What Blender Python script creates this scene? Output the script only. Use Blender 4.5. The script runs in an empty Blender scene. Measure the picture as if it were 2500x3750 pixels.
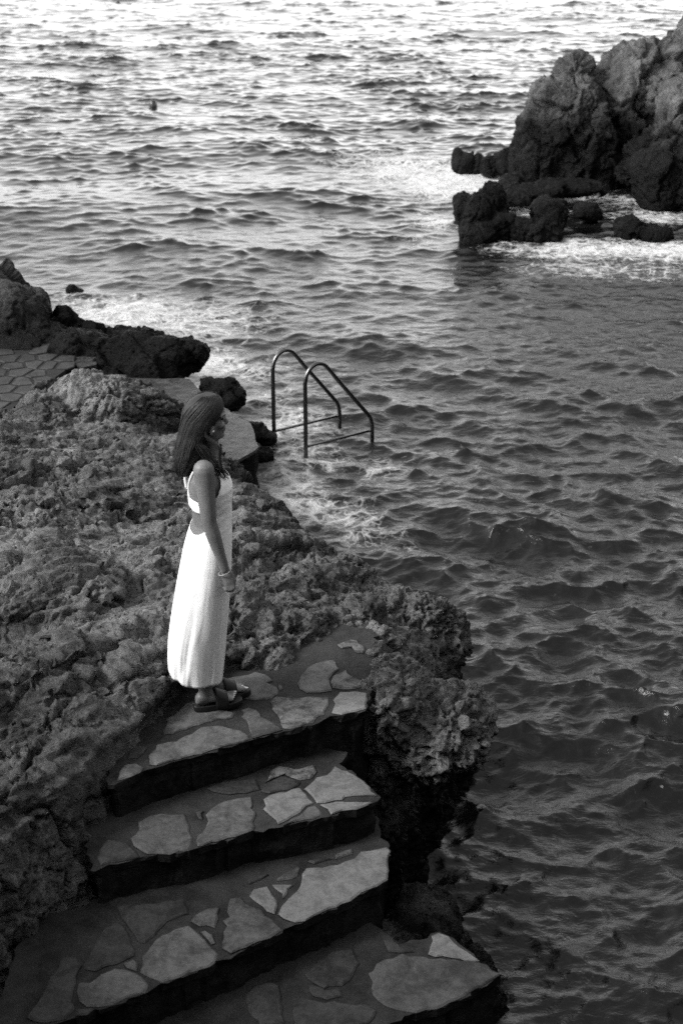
import bpy, bmesh, math, random
import numpy as np
from mathutils import Vector, Matrix

# ------------------------------------------------------------------ camera, sky, sun, exposure
scene = bpy.context.scene
CAM_H = 5.2                      # metres above the sea
PITCH = math.radians(24.0)       # looking down
FOC = 5208.0                     # 50 mm lens in pixels of the 2500 x 3750 photograph
cam_d = bpy.data.cameras.new('camera')
cam = bpy.data.objects.new('camera', cam_d)
scene.collection.objects.link(cam)
cam.location = (0, 0, CAM_H)
cam.rotation_euler = (math.pi / 2 - PITCH, 0, 0)
cam_d.sensor_fit = 'VERTICAL'
cam_d.sensor_height = 36.0
cam_d.sensor_width = 24.0
cam_d.lens = 50.0
cam_d.clip_end = 20000
cam_d.dof.use_dof = True
cam_d.dof.focus_distance = 8.6
cam_d.dof.aperture_fstop = 3.4
scene.camera = cam

SUN_DIR = Vector((-0.71, -0.32, 0.62)).normalized()     # towards the sun: left, over the sea
SUN_EL = math.asin(SUN_DIR.z)
world = bpy.data.worlds.new('World')
scene.world = world
world.use_nodes = True
wn, wl = world.node_tree.nodes, world.node_tree.links
wn.clear()
sky = wn.new('ShaderNodeTexSky')
sky.sky_type = 'NISHITA'
sky.sun_disc = False
sky.sun_elevation = SUN_EL
sky.sun_rotation = math.atan2(SUN_DIR.x, SUN_DIR.y)
sky.dust_density = 1.0
sky.air_density = 1.15
sky.ozone_density = 1.0
bw = wn.new('ShaderNodeRGBToBW')          # black-and-white film
bg = wn.new('ShaderNodeBackground')
bg.inputs['Strength'].default_value = 0.15
wo = wn.new('ShaderNodeOutputWorld')
wl.new(sky.outputs[0], bw.inputs[0])
wl.new(bw.outputs[0], bg.inputs['Color'])
wl.new(bg.outputs[0], wo.inputs['Surface'])

sun_d = bpy.data.lights.new('sun', 'SUN')
sun_d.energy = 1.18
sun_d.angle = math.radians(16)
sun_d.color = (1.0, 0.995, 0.985)
sun = bpy.data.objects.new('sun', sun_d)
scene.collection.objects.link(sun)
sun.rotation_euler = SUN_DIR.to_track_quat('Z', 'Y').to_euler()
sun.location = (-8, 5, 12)

scene.view_settings.view_transform = 'Standard'
scene.view_settings.look = 'None'
scene.view_settings.exposure = 1.77
scene.view_settings.gamma = 1.0
scene.view_settings.use_curve_mapping = False
scene.cycles.max_bounces = 4
scene.cycles.sample_clamp_direct = 2.0
scene.cycles.sample_clamp_indirect = 1.5
scene.cycles.use_denoising = False

COL = scene.collection
rng = np.random.default_rng(7)
SP, CP = math.sin(PITCH), math.cos(PITCH)

# ------------------------------------------------------------------ helpers
def ray(u, v):
    x = (u - 1250.0) / FOC
    y = (1875.0 - v) / FOC
    return np.array([x, CP + y * SP, -SP + y * CP])

def P(u, v, z):
    """point of height z seen at photo pixel (u, v)"""
    d = ray(u, v)
    t = (z - CAM_H) / d[2]
    return np.array([d[0] * t, d[1] * t, z])

def W(u, v, Y):
    """point at distance Y (world y) seen at photo pixel (u, v)"""
    d = ray(u, v)
    t = Y / d[1]
    return np.array([d[0] * t, Y, CAM_H + d[2] * t])

def tag(o, label=None, cat=None, group=None, kind=None):
    if label: o['label'] = label
    if cat: o['category'] = cat
    if group: o['group'] = group
    if kind: o['kind'] = kind
    return o

def mesh_np(name, verts, faces, smooth=True):
    """faces: (n,3)/(n,4) int array or list of tuples"""
    me = bpy.data.meshes.new(name)
    verts = np.asarray(verts, dtype=np.float32)
    if isinstance(faces, np.ndarray):
        n, k = faces.shape
        me.vertices.add(len(verts))
        me.vertices.foreach_set('co', verts.ravel())
        me.loops.add(n * k)
        me.loops.foreach_set('vertex_index', faces.astype(np.int32).ravel())
        me.polygons.add(n)
        me.polygons.foreach_set('loop_start', np.arange(0, n * k, k, dtype=np.int32))
        me.update(calc_edges=True)
    else:
        me.from_pydata([tuple(map(float, v)) for v in verts], [], faces)
        me.update()
    me.polygons.foreach_set('use_smooth', np.full(len(me.polygons), smooth))
    me.validate()
    return me

def obj(name, me, m=None, parent=None):
    o = bpy.data.objects.new(name, me)
    COL.objects.link(o)
    if m is not None and me is not None:
        me.materials.clear()
        me.materials.append(m)
    if parent is not None:
        o.parent = parent
        o.matrix_parent_inverse = parent.matrix_basis.inverted()
    return o

def empty(name, loc):
    o = bpy.data.objects.new(name, None)
    o.empty_display_size = 0.1
    o.location = tuple(loc)
    COL.objects.link(o)
    return o

# ---- numpy noise
_perm = np.random.default_rng(3).permutation(256)
_perm = np.concatenate([_perm, _perm, _perm])
_g3 = np.random.default_rng(4).normal(size=(256, 3))
_g3 /= np.linalg.norm(_g3, axis=1)[:, None]

def perlin(p):
    p = np.asarray(p, dtype=np.float64)
    i = np.floor(p).astype(np.int64)
    f = p - i
    w = f * f * f * (f * (f * 6 - 15) + 10)
    ii = i & 255
    out = 0
    for dx in (0, 1):
        for dy in (0, 1):
            for dz in (0, 1):
                h = _perm[_perm[_perm[(ii[:, 0] + dx) & 255] + ((ii[:, 1] + dy) & 255)] + ((ii[:, 2] + dz) & 255)]
                g = _g3[h]
                d = g[:, 0] * (f[:, 0] - dx) + g[:, 1] * (f[:, 1] - dy) + g[:, 2] * (f[:, 2] - dz)
                ww = (w[:, 0] if dx else 1 - w[:, 0]) * (w[:, 1] if dy else 1 - w[:, 1]) * (w[:, 2] if dz else 1 - w[:, 2])
                out = out + ww * d
    return out * 1.6

def fbm(p, octaves=4, gain=0.5, lac=2.03):
    a, s, q = 1.0, 0.0, np.array(p, dtype=np.float64)
    for k in range(octaves):
        s = s + a * perlin(q + 17.3 * k)
        a *= gain
        q = q * lac
    return s

def ridged(p, octaves=3, gain=0.5, lac=2.1):
    a, s, q = 1.0, 0.0, np.array(p, dtype=np.float64)
    for k in range(octaves):
        s = s + a * (1 - np.abs(perlin(q + 31.7 * k)) * 1.6)
        a *= gain
        q = q * lac
    return s

_w3 = np.random.default_rng(5).random((256, 3))
def worley(p):
    """distance to the nearest cell point, and to the second nearest"""
    p = np.asarray(p, dtype=np.float64)
    i = np.floor(p).astype(np.int64)
    d1 = np.full(len(p), 9.0)
    d2 = np.full(len(p), 9.0)
    for dx in (-1, 0, 1):
        for dy in (-1, 0, 1):
            for dz in (-1, 0, 1):
                c = i + np.array([dx, dy, dz])
                cc = c & 255
                h = _perm[_perm[_perm[cc[:, 0]] + cc[:, 1]] + cc[:, 2]]
                q = c + _w3[h]
                d = np.sqrt(((q - p) ** 2).sum(1))
                d2 = np.minimum(d2, np.maximum(d1, d))
                d1 = np.minimum(d1, d)
    return d1, d2

_fr = np.random.default_rng(6).normal(size=(256, 4))
def facet(p, warp=0.0):
    """piecewise planar cells: broken rock faces. returns value, crack distance"""
    p = np.asarray(p, dtype=np.float64)
    if warp: p = p + warp * np.stack([fbm(p * 0.9 + 3, 2), fbm(p * 0.9 + 11, 2), fbm(p * 0.9 + 23, 2)], 1)
    i = np.floor(p).astype(np.int64)
    d1 = np.full(len(p), 9.0); d2 = np.full(len(p), 9.0); val = np.zeros(len(p))
    for dx in (-1, 0, 1):
        for dy in (-1, 0, 1):
            for dz in (-1, 0, 1):
                c = i + np.array([dx, dy, dz])
                cc = c & 255
                h = _perm[_perm[_perm[cc[:, 0]] + cc[:, 1]] + cc[:, 2]]
                e = p - (c + _w3[h])
                d = np.sqrt((e ** 2).sum(1))
                near = d < d1
                d2 = np.minimum(d2, np.maximum(d1, d))
                f = _fr[h]
                val = np.where(near, 0.45 * f[:, 3] + 0.9 * (e * f[:, :3]).sum(1), val)
                d1 = np.minimum(d1, d)
    return val, d2 - d1

def sstep(a, b, x):
    t = np.clip((np.asarray(x, dtype=np.float64) - a) / (b - a), 0, 1)
    return t * t * (3 - 2 * t)

def poly_sd(pts, X, Y):
    """signed distance to polygon (negative inside)"""
    pts = np.asarray(pts)[:, :2]
    d = np.full(X.shape, 1e9)
    inside = np.zeros(X.shape, dtype=bool)
    n = len(pts)
    for k in range(n):
        a, b = pts[k], pts[(k + 1) % n]
        e = b - a
        t = np.clip(((X - a[0]) * e[0] + (Y - a[1]) * e[1]) / (e @ e + 1e-12), 0, 1)
        d = np.minimum(d, (X - a[0] - t * e[0]) ** 2 + (Y - a[1] - t * e[1]) ** 2)
        c = (a[1] > Y) != (b[1] > Y)
        xi = a[0] + (Y - a[1]) / (e[1] if abs(e[1]) > 1e-9 else 1e-9) * e[0]
        inside ^= c & (X < xi)
    d = np.sqrt(d)
    return np.where(inside, -d, d)

def get_co(me):
    a = np.empty(len(me.vertices) * 3, dtype=np.float32)
    me.vertices.foreach_get('co', a)
    return a.reshape(-1, 3).astype(np.float64)

def get_no(me):
    a = np.empty(len(me.vertices) * 3, dtype=np.float32)
    me.vertex_normals.foreach_get('vector', a)
    return a.reshape(-1, 3).astype(np.float64)

def set_co(me, co):
    me.vertices.foreach_set('co', co.astype(np.float32).ravel())
    me.update()

def remesh(me, voxel, smooth_iter=0, factor=0.5):
    t = bpy.data.objects.new('tmp', me)
    COL.objects.link(t)
    md = t.modifiers.new('r', 'REMESH')
    md.mode = 'VOXEL'
    md.voxel_size = voxel
    md.use_smooth_shade = True
    if smooth_iter:
        sm = t.modifiers.new('s', 'SMOOTH')
        sm.factor = factor
        sm.iterations = smooth_iter
    dg = bpy.context.evaluated_depsgraph_get()
    out = bpy.data.meshes.new_from_object(t.evaluated_get(dg))
    bpy.data.objects.remove(t)
    bpy.data.meshes.remove(me)
    out.polygons.foreach_set('use_smooth', np.ones(len(out.polygons), dtype=bool))
    return out

def cut_below(me, z):
    bm = bmesh.new(); bm.from_mesh(me)
    bmesh.ops.delete(bm, geom=[v for v in bm.verts if v.co.z < z], context='VERTS')
    bm.to_mesh(me); bm.free(); me.update()
    return me

class MB:
    """collects pieces of one mesh"""
    def __init__(self): self.v, self.f = [], []
    def add(self, verts, faces):
        o = len(self.v)
        self.v += [tuple(map(float, p)) for p in verts]
        self.f += [tuple(int(i) + o for i in f) for f in faces]
    def mesh(self, name, smooth=True):
        return mesh_np(name, np.array(self.v), self.f, smooth)

def frame(t):
    t = t / (np.linalg.norm(t) + 1e-12)
    ref = np.array([0, 0, 1.0]) if abs(t[2]) < 0.9 else np.array([0, 1.0, 0])
    a = np.cross(ref, t); a /= np.linalg.norm(a)
    return a, np.cross(t, a)

def tube(mb, pts, rad, n=10, caps=True, flat=1.0):
    """tapered tube along points; rad scalar or list"""
    pts = [np.asarray(p, dtype=float) for p in pts]
    rad = [rad] * len(pts) if np.isscalar(rad) else rad
    V, F = [], []
    a_prev = None
    for k, p in enumerate(pts):
        t = pts[min(k + 1, len(pts) - 1)] - pts[max(k - 1, 0)]
        a, b = frame(t)
        if a_prev is not None:
            tt = t / (np.linalg.norm(t) + 1e-12)
            a = a_prev - tt * (a_prev @ tt); a /= np.linalg.norm(a) + 1e-12
            b = np.cross(tt, a)
        a_prev = a
        for j in range(n):
            w = 2 * math.pi * j / n
            V.append(p + rad[k] * (math.cos(w) * a + flat * math.sin(w) * b))
    for k in range(len(pts) - 1):
        for j in range(n):
            F.append((k * n + j, k * n + (j + 1) % n, (k + 1) * n + (j + 1) % n, (k + 1) * n + j))
    if caps:
        F.append(tuple(range(n))[::-1])
        F.append(tuple((len(pts) - 1) * n + j for j in range(n)))
    mb.add(V, F)

def rings(mb, ringlist, caps=True):
    n = len(ringlist[0])
    V = [p for r in ringlist for p in r]
    F = []
    for k in range(len(ringlist) - 1):
        for j in range(n):
            F.append((k * n + j, k * n + (j + 1) % n, (k + 1) * n + (j + 1) % n, (k + 1) * n + j))
    if caps:
        F.append(tuple(range(n))[::-1])
        F.append(tuple((len(ringlist) - 1) * n + j for j in range(n)))
    mb.add(V, F)

def ico(mb, c, r, sub=2, rot=None, box=1.0):
    bm = bmesh.new()
    bmesh.ops.create_icosphere(bm, subdivisions=sub, radius=1.0)
    r = np.array([r] * 3) if np.isscalar(r) else np.asarray(r, dtype=float)
    V = np.array([v.co[:] for v in bm.verts])
    V = np.sign(V) * np.abs(V) ** box * r
    if rot is not None:
        V = V @ np.array(Matrix.Rotation(rot[0], 3, 'X') @ Matrix.Rotation(rot[1], 3, 'Y') @ Matrix.Rotation(rot[2], 3, 'Z')).T
    V = V + np.asarray(c)
    F = [tuple(v.index for v in f.verts) for f in bm.faces]
    bm.free()
    mb.add(V, F)

def spline(pts, n):
    """Catmull-Rom through points"""
    pts = [np.asarray(p, dtype=float) for p in pts]
    q = [2 * pts[0] - pts[1]] + pts + [2 * pts[-1] - pts[-2]]
    out = []
    for k in range(1, len(q) - 2):
        for j in range(n):
            t = j / n
            out.append(0.5 * ((2 * q[k]) + (-q[k - 1] + q[k + 1]) * t + (2 * q[k - 1] - 5 * q[k] + 4 * q[k + 1] - q[k + 2]) * t * t
                              + (-q[k - 1] + 3 * q[k] - 3 * q[k + 1] + q[k + 2]) * t ** 3))
    out.append(pts[-1])
    return out

# ------------------------------------------------------------------ materials
def newmat(name):
    m = bpy.data.materials.new(name)
    m.use_nodes = True
    nt = m.node_tree
    b = nt.nodes['Principled BSDF']
    return m, nt, b

def node(nt, t, **kw):
    n = nt.nodes.new(t)
    for k, v in kw.items():
        if k in n.inputs: n.inputs[k].default_value = v
        else: setattr(n, k, v)
    return n

def noise(nt, scale, detail=6, rough=0.6, dist=0.0, vec=None):
    n = node(nt, 'ShaderNodeTexNoise')
    n.inputs['Scale'].default_value = scale
    n.inputs['Detail'].default_value = detail
    n.inputs['Roughness'].default_value = rough
    n.inputs['Distortion'].default_value = dist
    if vec is not None: nt.links.new(vec, n.inputs['Vector'])
    return n.outputs['Fac']

def mrange(nt, val, a, b, c, d, smooth=False):
    n = node(nt, 'ShaderNodeMapRange')
    if smooth: n.interpolation_type = 'SMOOTHSTEP'
    nt.links.new(val, n.inputs['Value'])
    for k, v in zip(('From Min', 'From Max', 'To Min', 'To Max'), (a, b, c, d)):
        n.inputs[k].default_value = v
    return n.outputs['Result']

def math_n(nt, op, a, b=None, c=None):
    n = node(nt, 'ShaderNodeMath', operation=op)
    for i, x in enumerate((a, b, c)):
        if x is None: continue
        if isinstance(x, (int, float)): n.inputs[i].default_value = x
        else: nt.links.new(x, n.inputs[i])
    return n.outputs[0]

def grey(nt, val):
    n = node(nt, 'ShaderNodeCombineColor')
    for k in range(3): nt.links.new(val, n.inputs[k])
    return n.outputs[0]

def bump(nt, height, strength, dist, prev=None):
    n = node(nt, 'ShaderNodeBump')
    n.inputs['Strength'].default_value = strength
    n.inputs['Distance'].default_value = dist
    nt.links.new(height, n.inputs['Height'])
    if prev is not None: nt.links.new(prev, n.inputs['Normal'])
    return n.outputs['Normal']

def geo_pos(nt):
    return node(nt, 'ShaderNodeNewGeometry').outputs['Position']

def rock_mat(name, lo, hi, wet_shade_z0=None, wet_shade_z1=None, wet_shade_val=0.018, fine=1.0, rough=0.85):
    """limestone: mottled grey, pitted; black band near the sea, algae with painted shade"""
    m, nt, b = newmat(name)
    pos = geo_pos(nt)
    a = noise(nt, 1.7, 8, 0.65, 0.4, pos)
    c = noise(nt, 14.0, 6, 0.7, 0.2, pos)
    e = noise(nt, 70.0, 4, 0.6, 0.0, pos)
    s = math_n(nt, 'ADD', math_n(nt, 'MULTIPLY', a, 0.5), math_n(nt, 'ADD', math_n(nt, 'MULTIPLY', c, 0.32), math_n(nt, 'MULTIPLY', e, 0.18)))
    val = mrange(nt, s, 0.36, 0.64, lo, hi, True)
    val = math_n(nt, 'MULTIPLY', val, mrange(nt, noise(nt, 0.75, 4, 0.6, 0.5, pos), 0.36, 0.64, 0.72, 1.32, True))
    # small dark lichen specks
    vo = node(nt, 'ShaderNodeTexVoronoi'); vo.inputs['Scale'].default_value = 26.0
    nt.links.new(pos, vo.inputs['Vector'])
    spk = mrange(nt, vo.outputs['Distance'], 0.10, 0.26, 0.35, 1.0, True)
    msk = mrange(nt, noise(nt, 3.1, 3, 0.5, 0.0, pos), 0.45, 0.6, 0.0, 1.0, True)
    spk = math_n(nt, 'ADD', math_n(nt, 'MULTIPLY', spk, msk), math_n(nt, 'SUBTRACT', 1.0, msk))
    val = math_n(nt, 'MULTIPLY', val, spk)
    rgh = None
    if wet_shade_z0 is not None:
        sep = node(nt, 'ShaderNodeSeparateXYZ'); nt.links.new(pos, sep.inputs[0])
        zz = math_n(nt, 'ADD', sep.outputs['Z'], math_n(nt, 'MULTIPLY', math_n(nt, 'SUBTRACT', noise(nt, 2.6, 5, 0.65, 0.3, pos), 0.5), (wet_shade_z1 - wet_shade_z0) * 1.6))
        dry = mrange(nt, zz, wet_shade_z0, wet_shade_z1, 0.0, 1.0, True)
        wet_shade_c = mrange(nt, s, 0.36, 0.66, wet_shade_val * 0.5, wet_shade_val * 1.7, True)  # algae black and the shade of low walls in one colour
        val = math_n(nt, 'ADD', math_n(nt, 'MULTIPLY', val, dry), math_n(nt, 'MULTIPLY', wet_shade_c, math_n(nt, 'SUBTRACT', 1.0, dry)))
        rgh = math_n(nt, 'ADD', math_n(nt, 'MULTIPLY', dry, rough - 0.45), 0.45)
    nt.links.new(grey(nt, val), b.inputs['Base Color'])
    if rgh is not None: nt.links.new(rgh, b.inputs['Roughness'])
    else: b.inputs['Roughness'].default_value = rough
    b.inputs['Specular IOR Level'].default_value = 0.12 if hi > 0.03 else 0.07
    h1 = noise(nt, 38.0, 8, 0.72, 0.3, pos)
    h2 = noise(nt, 130.0, 5, 0.7, 0.0, pos)
    n1 = bump(nt, h1, 1.0 * fine, 0.03)
    n2 = bump(nt, h2, 1.0 * fine, 0.010, n1)
    vp = node(nt, 'ShaderNodeTexVoronoi'); vp.inputs['Scale'].default_value = 42.0
    nt.links.new(pos, vp.inputs['Vector'])
    pm = mrange(nt, noise(nt, 5.0, 3, 0.5, 0.0, pos), 0.42, 0.62, 0.0, 1.0, True)
    hp = math_n(nt, 'MULTIPLY', mrange(nt, vp.outputs['Distance'], 0.08, 0.38, 0.0, 1.0, True), pm)
    n3 = bump(nt, hp, 0.9 * fine, 0.016, n2)
    nt.links.new(n3, b.inputs['Normal'])
    return m

def flat_mat(name, lo, hi, scale=9.0, rough=0.8, bumpd=0.004, spec=0.3, bscale=40.0, per_object=0.0):
    m, nt, b = newmat(name)
    pos = geo_pos(nt)
    a = noise(nt, scale, 8, 0.68, 0.6, pos)
    c = noise(nt, scale * 7, 4, 0.6, 0.0, pos)
    s = math_n(nt, 'ADD', math_n(nt, 'MULTIPLY', a, 0.72), math_n(nt, 'MULTIPLY', c, 0.28))
    val = mrange(nt, s, 0.36, 0.62, lo, hi, True)
    if per_object:
        oi = node(nt, 'ShaderNodeObjectInfo')
        val = math_n(nt, 'MULTIPLY', val, mrange(nt, oi.outputs['Random'], 0, 1, 1 - per_object, 1 + per_object))
    nt.links.new(grey(nt, val), b.inputs['Base Color'])
    b.inputs['Roughness'].default_value = rough
    b.inputs['Specular IOR Level'].default_value = spec
    nt.links.new(bump(nt, noise(nt, bscale, 7, 0.7, 0.2, pos), 0.6, bumpd), b.inputs['Normal'])
    return m

def plain(name, v, rough=0.6, spec=0.4, metal=0.0, sss=0.0):
    m, nt, b = newmat(name)
    b.inputs['Base Color'].default_value = (v, v, v, 1)
    b.inputs['Roughness'].default_value = rough
    b.inputs['Specular IOR Level'].default_value = spec
    b.inputs['Metallic'].default_value = metal
    return m

M = {}
M['rock'] = rock_mat('limestone', 0.042, 0.235, 0.42, 0.92, 0.005)
M['rock_dry'] = rock_mat('limestone_far', 0.03, 0.12, 0.95, 1.55, 0.003)
M['rock_black'] = rock_mat('wet_black_rock', 0.002, 0.012, rough=0.5)
M['rock_left'] = rock_mat('limestone_left', 0.022, 0.09, 0.6, 1.0, 0.004)
M['mortar'] = flat_mat('mortar', 0.007, 0.032, 2.2, 0.9, 0.014)
M['stone_bright'] = flat_mat('paving_stone_pale', 0.085, 0.165, 9.0, 0.7, 0.004)
M['stone_mid'] = flat_mat('paving_stone_mid', 0.030, 0.098, 5.0, 0.75, 0.007, per_object=0.22)
M['stone_dim'] = flat_mat('paving_stone_dark', 0.013, 0.042, 7.0, 0.8, 0.005, per_object=0.15)
M['stone_mottled'] = flat_mat('paving_stone_mottled', 0.017, 0.13, 13.0, 0.8, 0.006)
M['terrace_mortar'] = flat_mat('terrace_mortar', 0.008, 0.016, 5.0, 0.9)
M['terrace_stone'] = flat_mat('terrace_stone', 0.016, 0.038, 5.0, 0.6, 0.006, per_object=0.15)
M['concrete_wet'] = flat_mat('wet_concrete', 0.005, 0.050, 7.0, 0.45, 0.08, 0.35, 9.0)
M['concrete_side'] = rock_mat('weedy_concrete_side', 0.004, 0.014, rough=0.6)
M['riser'] = flat_mat('shaded_riser', 0.003, 0.022, 5.0, 0.9, 0.05, 0.15, 16.0)  # shade on step fronts and stone sides, put into the colour
M['steel'] = plain('tarnished_steel', 0.13, 0.30, 0.5, 1.0)
M['skin'] = plain('skin', 0.20, 0.45, 0.4)
M['hair'] = None
M['sandal'] = plain('black_rubber', 0.008, 0.55, 0.4)
M['nail'] = plain('nail_polish', 0.7, 0.2, 0.5)
M['pearl'] = plain('pearl', 0.32, 0.3, 0.5)
M['eye'] = plain('eye', 0.02, 0.2, 0.5)
M['dark_skin'] = plain('swimmer', 0.03, 0.5, 0.4)

def skin_mat():
    m, nt, b = newmat('skin_tone')
    pos = geo_pos(nt)
    v = mrange(nt, noise(nt, 18, 5, 0.6, 0, pos), 0.3, 0.7, 0.12, 0.16)
    nt.links.new(grey(nt, v), b.inputs['Base Color'])
    b.inputs['Roughness'].default_value = 0.48
    b.inputs['Specular IOR Level'].default_value = 0.35
    b.inputs['Subsurface Weight'].default_value = 0.15
    b.inputs['Subsurface Radius'].default_value = (0.01, 0.01, 0.01)
    nt.links.new(bump(nt, noise(nt, 300, 3, 0.5, 0, pos), 0.15, 0.001), b.inputs['Normal'])
    return m
M['skin'] = skin_mat()

def hair_mat():
    m, nt, b = newmat('brown_hair')
    tc = node(nt, 'ShaderNodeAttribute', attribute_name='tone')
    v = mrange(nt, tc.outputs['Fac'], 0, 1, 0.006, 0.036)
    nt.links.new(grey(nt, v), b.inputs['Base Color'])
    b.inputs['Roughness'].default_value = 0.58
    b.inputs['Specular IOR Level'].default_value = 0.35
    return m
M['hair'] = hair_mat()

def cloth_mat():
    m, nt, b = newmat('white_linen')
    pos = geo_pos(nt)
    v = mrange(nt, noise(nt, 22, 6, 0.6, 0.2, pos), 0.3, 0.7, 0.84, 0.93)
    nt.links.new(grey(nt, v), b.inputs['Base Color'])
    b.inputs['Roughness'].default_value = 0.85
    b.inputs['Specular IOR Level'].default_value = 0.15
    mp = node(nt, 'ShaderNodeMapping'); mp.inputs['Scale'].default_value = (1, 1, 0.22)
    nt.links.new(pos, mp.inputs['Vector'])
    n1 = bump(nt, noise(nt, 15, 5, 0.6, 0.8, mp.outputs[0]), 0.16, 0.02)
    n2 = bump(nt, noise(nt, 500, 2, 0.5, 0, pos), 0.2, 0.001, n1)
    nt.links.new(n2, b.inputs['Normal'])
    tr = node(nt, 'ShaderNodeBsdfTranslucent')
    tr.inputs['Color'].default_value = (0.85, 0.85, 0.85, 1)
    mx = node(nt, 'ShaderNodeMixShader'); mx.inputs[0].default_value = 0.10
    out = nt.nodes['Material Output']
    nt.links.new(b.outputs[0], mx.inputs[1]); nt.links.new(tr.outputs[0], mx.inputs[2])
    nt.links.new(mx.outputs[0], out.inputs['Surface'])
    return m
M['cloth'] = cloth_mat()

def water_mat():
    m, nt, b = newmat('sea_water')
    pos = geo_pos(nt)
    fo = node(nt, 'ShaderNodeAttribute', attribute_name='foam').outputs['Fac']
    b.inputs['Base Color'].default_value = (0.005, 0.005, 0.005, 1)
    b.inputs['IOR'].default_value = 1.333
    b.inputs['Roughness'].default_value = 0.05
    mp = node(nt, 'ShaderNodeMapping'); mp.inputs['Scale'].default_value = (0.7, 1.2, 1.0); mp.inputs['Rotation'].default_value = (0, 0, 0.25)
    nt.links.new(pos, mp.inputs['Vector'])
    rip = node(nt, 'ShaderNodeAttribute', attribute_name='ripple').outputs['Fac']
    rn = node(nt, 'ShaderNodeTexNoise'); rn.noise_type = 'RIDGED_MULTIFRACTAL'; rn.normalize = False
    for k_, v_ in (('Scale', 5.5), ('Detail', 5.0), ('Roughness', 0.55), ('Lacunarity', 2.1), ('Offset', 1.0), ('Gain', 1.6), ('Distortion', 0.35)): rn.inputs[k_].default_value = v_
    nt.links.new(mp.outputs[0], rn.inputs['Vector'])
    n0 = bump(nt, math_n(nt, 'MULTIPLY', rn.outputs['Fac'], rip), 0.28, 0.010)
    n1 = bump(nt, math_n(nt, 'MULTIPLY', noise(nt, 14.0, 6, 0.68, 0.5, mp.outputs[0]), rip), 0.34, 0.018, n0)
    n2 = bump(nt, math_n(nt, 'MULTIPLY', noise(nt, 42.0, 3, 0.55, 0.4, mp.outputs[0]), rip), 0.30, 0.006, n1)
    nt.links.new(n2, b.inputs['Normal'])
    # lacy foam
    wv = node(nt, 'ShaderNodeTexNoise'); wv.inputs['Scale'].default_value = 2.6; wv.inputs['Detail'].default_value = 5
    nt.links.new(pos, wv.inputs['Vector'])
    vm = node(nt, 'ShaderNodeVectorMath', operation='MULTIPLY_ADD')
    vm.inputs[1].default_value = (0.55, 0.55, 0.55)
    nt.links.new(wv.outputs['Color'], vm.inputs[0]); nt.links.new(pos, vm.inputs[2])
    vo = node(nt, 'ShaderNodeTexVoronoi', feature='DISTANCE_TO_EDGE'); vo.inputs['Scale'].default_value = 3.2
    nt.links.new(vm.outputs[0], vo.inputs['Vector'])
    vo2 = node(nt, 'ShaderNodeTexVoronoi', feature='DISTANCE_TO_EDGE'); vo2.inputs['Scale'].default_value = 9.0
    nt.links.new(vm.outputs[0], vo2.inputs['Vector'])
    lace = math_n(nt, 'MAXIMUM', mrange(nt, vo.outputs['Distance'], 0.0, 0.13, 1.0, 0.0), math_n(nt, 'MULTIPLY', mrange(nt, vo2.outputs['Distance'], 0.0, 0.16, 1.0, 0.0), 0.8))
    brk = noise(nt, 5.5, 7, 0.7, 0.5, pos)
    f = math_n(nt, 'ADD', math_n(nt, 'MULTIPLY', lace, 0.27), math_n(nt, 'MULTIPLY', brk, 1.15))
    f = math_n(nt, 'ADD', f, math_n(nt, 'MULTIPLY', fo, 1.0))
    fac = mrange(nt, f, 1.08, 1.62, 0.0, 1.0, True)
    fac = math_n(nt, 'MULTIPLY', fac, mrange(nt, fo, 0.0, 0.15, 0.0, 1.0))
    # drifting bubbles
    vb = node(nt, 'ShaderNodeTexVoronoi'); vb.inputs['Scale'].default_value = 7.0
    nt.links.new(vm.outputs[0], vb.inputs['Vector'])
    sc = node(nt, 'ShaderNodeSeparateColor'); nt.links.new(vb.outputs['Color'], sc.inputs[0])
    bub = math_n(nt, 'MULTIPLY', mrange(nt, math_n(nt, 'SUBTRACT', vb.outputs['Distance'], math_n(nt, 'MULTIPLY', sc.outputs[1], 0.09)), 0.0, 0.035, 1.0, 0.0), mrange(nt, sc.outputs[0], 0.84, 0.88, 0.0, 0.5))
    bub = math_n(nt, 'MULTIPLY', bub, mrange(nt, noise(nt, 0.9, 3, 0.5, 0.0, pos), 0.45, 0.6, 0.0, 1.0, True))
    fac = math_n(nt, 'MAXIMUM', fac, math_n(nt, 'MULTIPLY', bub, mrange(nt, rip, 0.3, 0.8, 0.0, 1.0)))
    df = node(nt, 'ShaderNodeBsdfDiffuse')
    df.inputs['Color'].default_value = (0.5, 0.5, 0.5, 1)
    nf = bump(nt, f, 0.8, 0.05)
    nt.links.new(nf, df.inputs['Normal'])
    mx = node(nt, 'ShaderNodeMixShader')
    nt.links.new(fac, mx.inputs[0]); nt.links.new(b.outputs[0], mx.inputs[1]); nt.links.new(df.outputs[0], mx.inputs[2])
    nt.links.new(mx.outputs[0], nt.nodes['Material Output'].inputs['Surface'])
    return m
M['water'] = water_mat()

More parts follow.
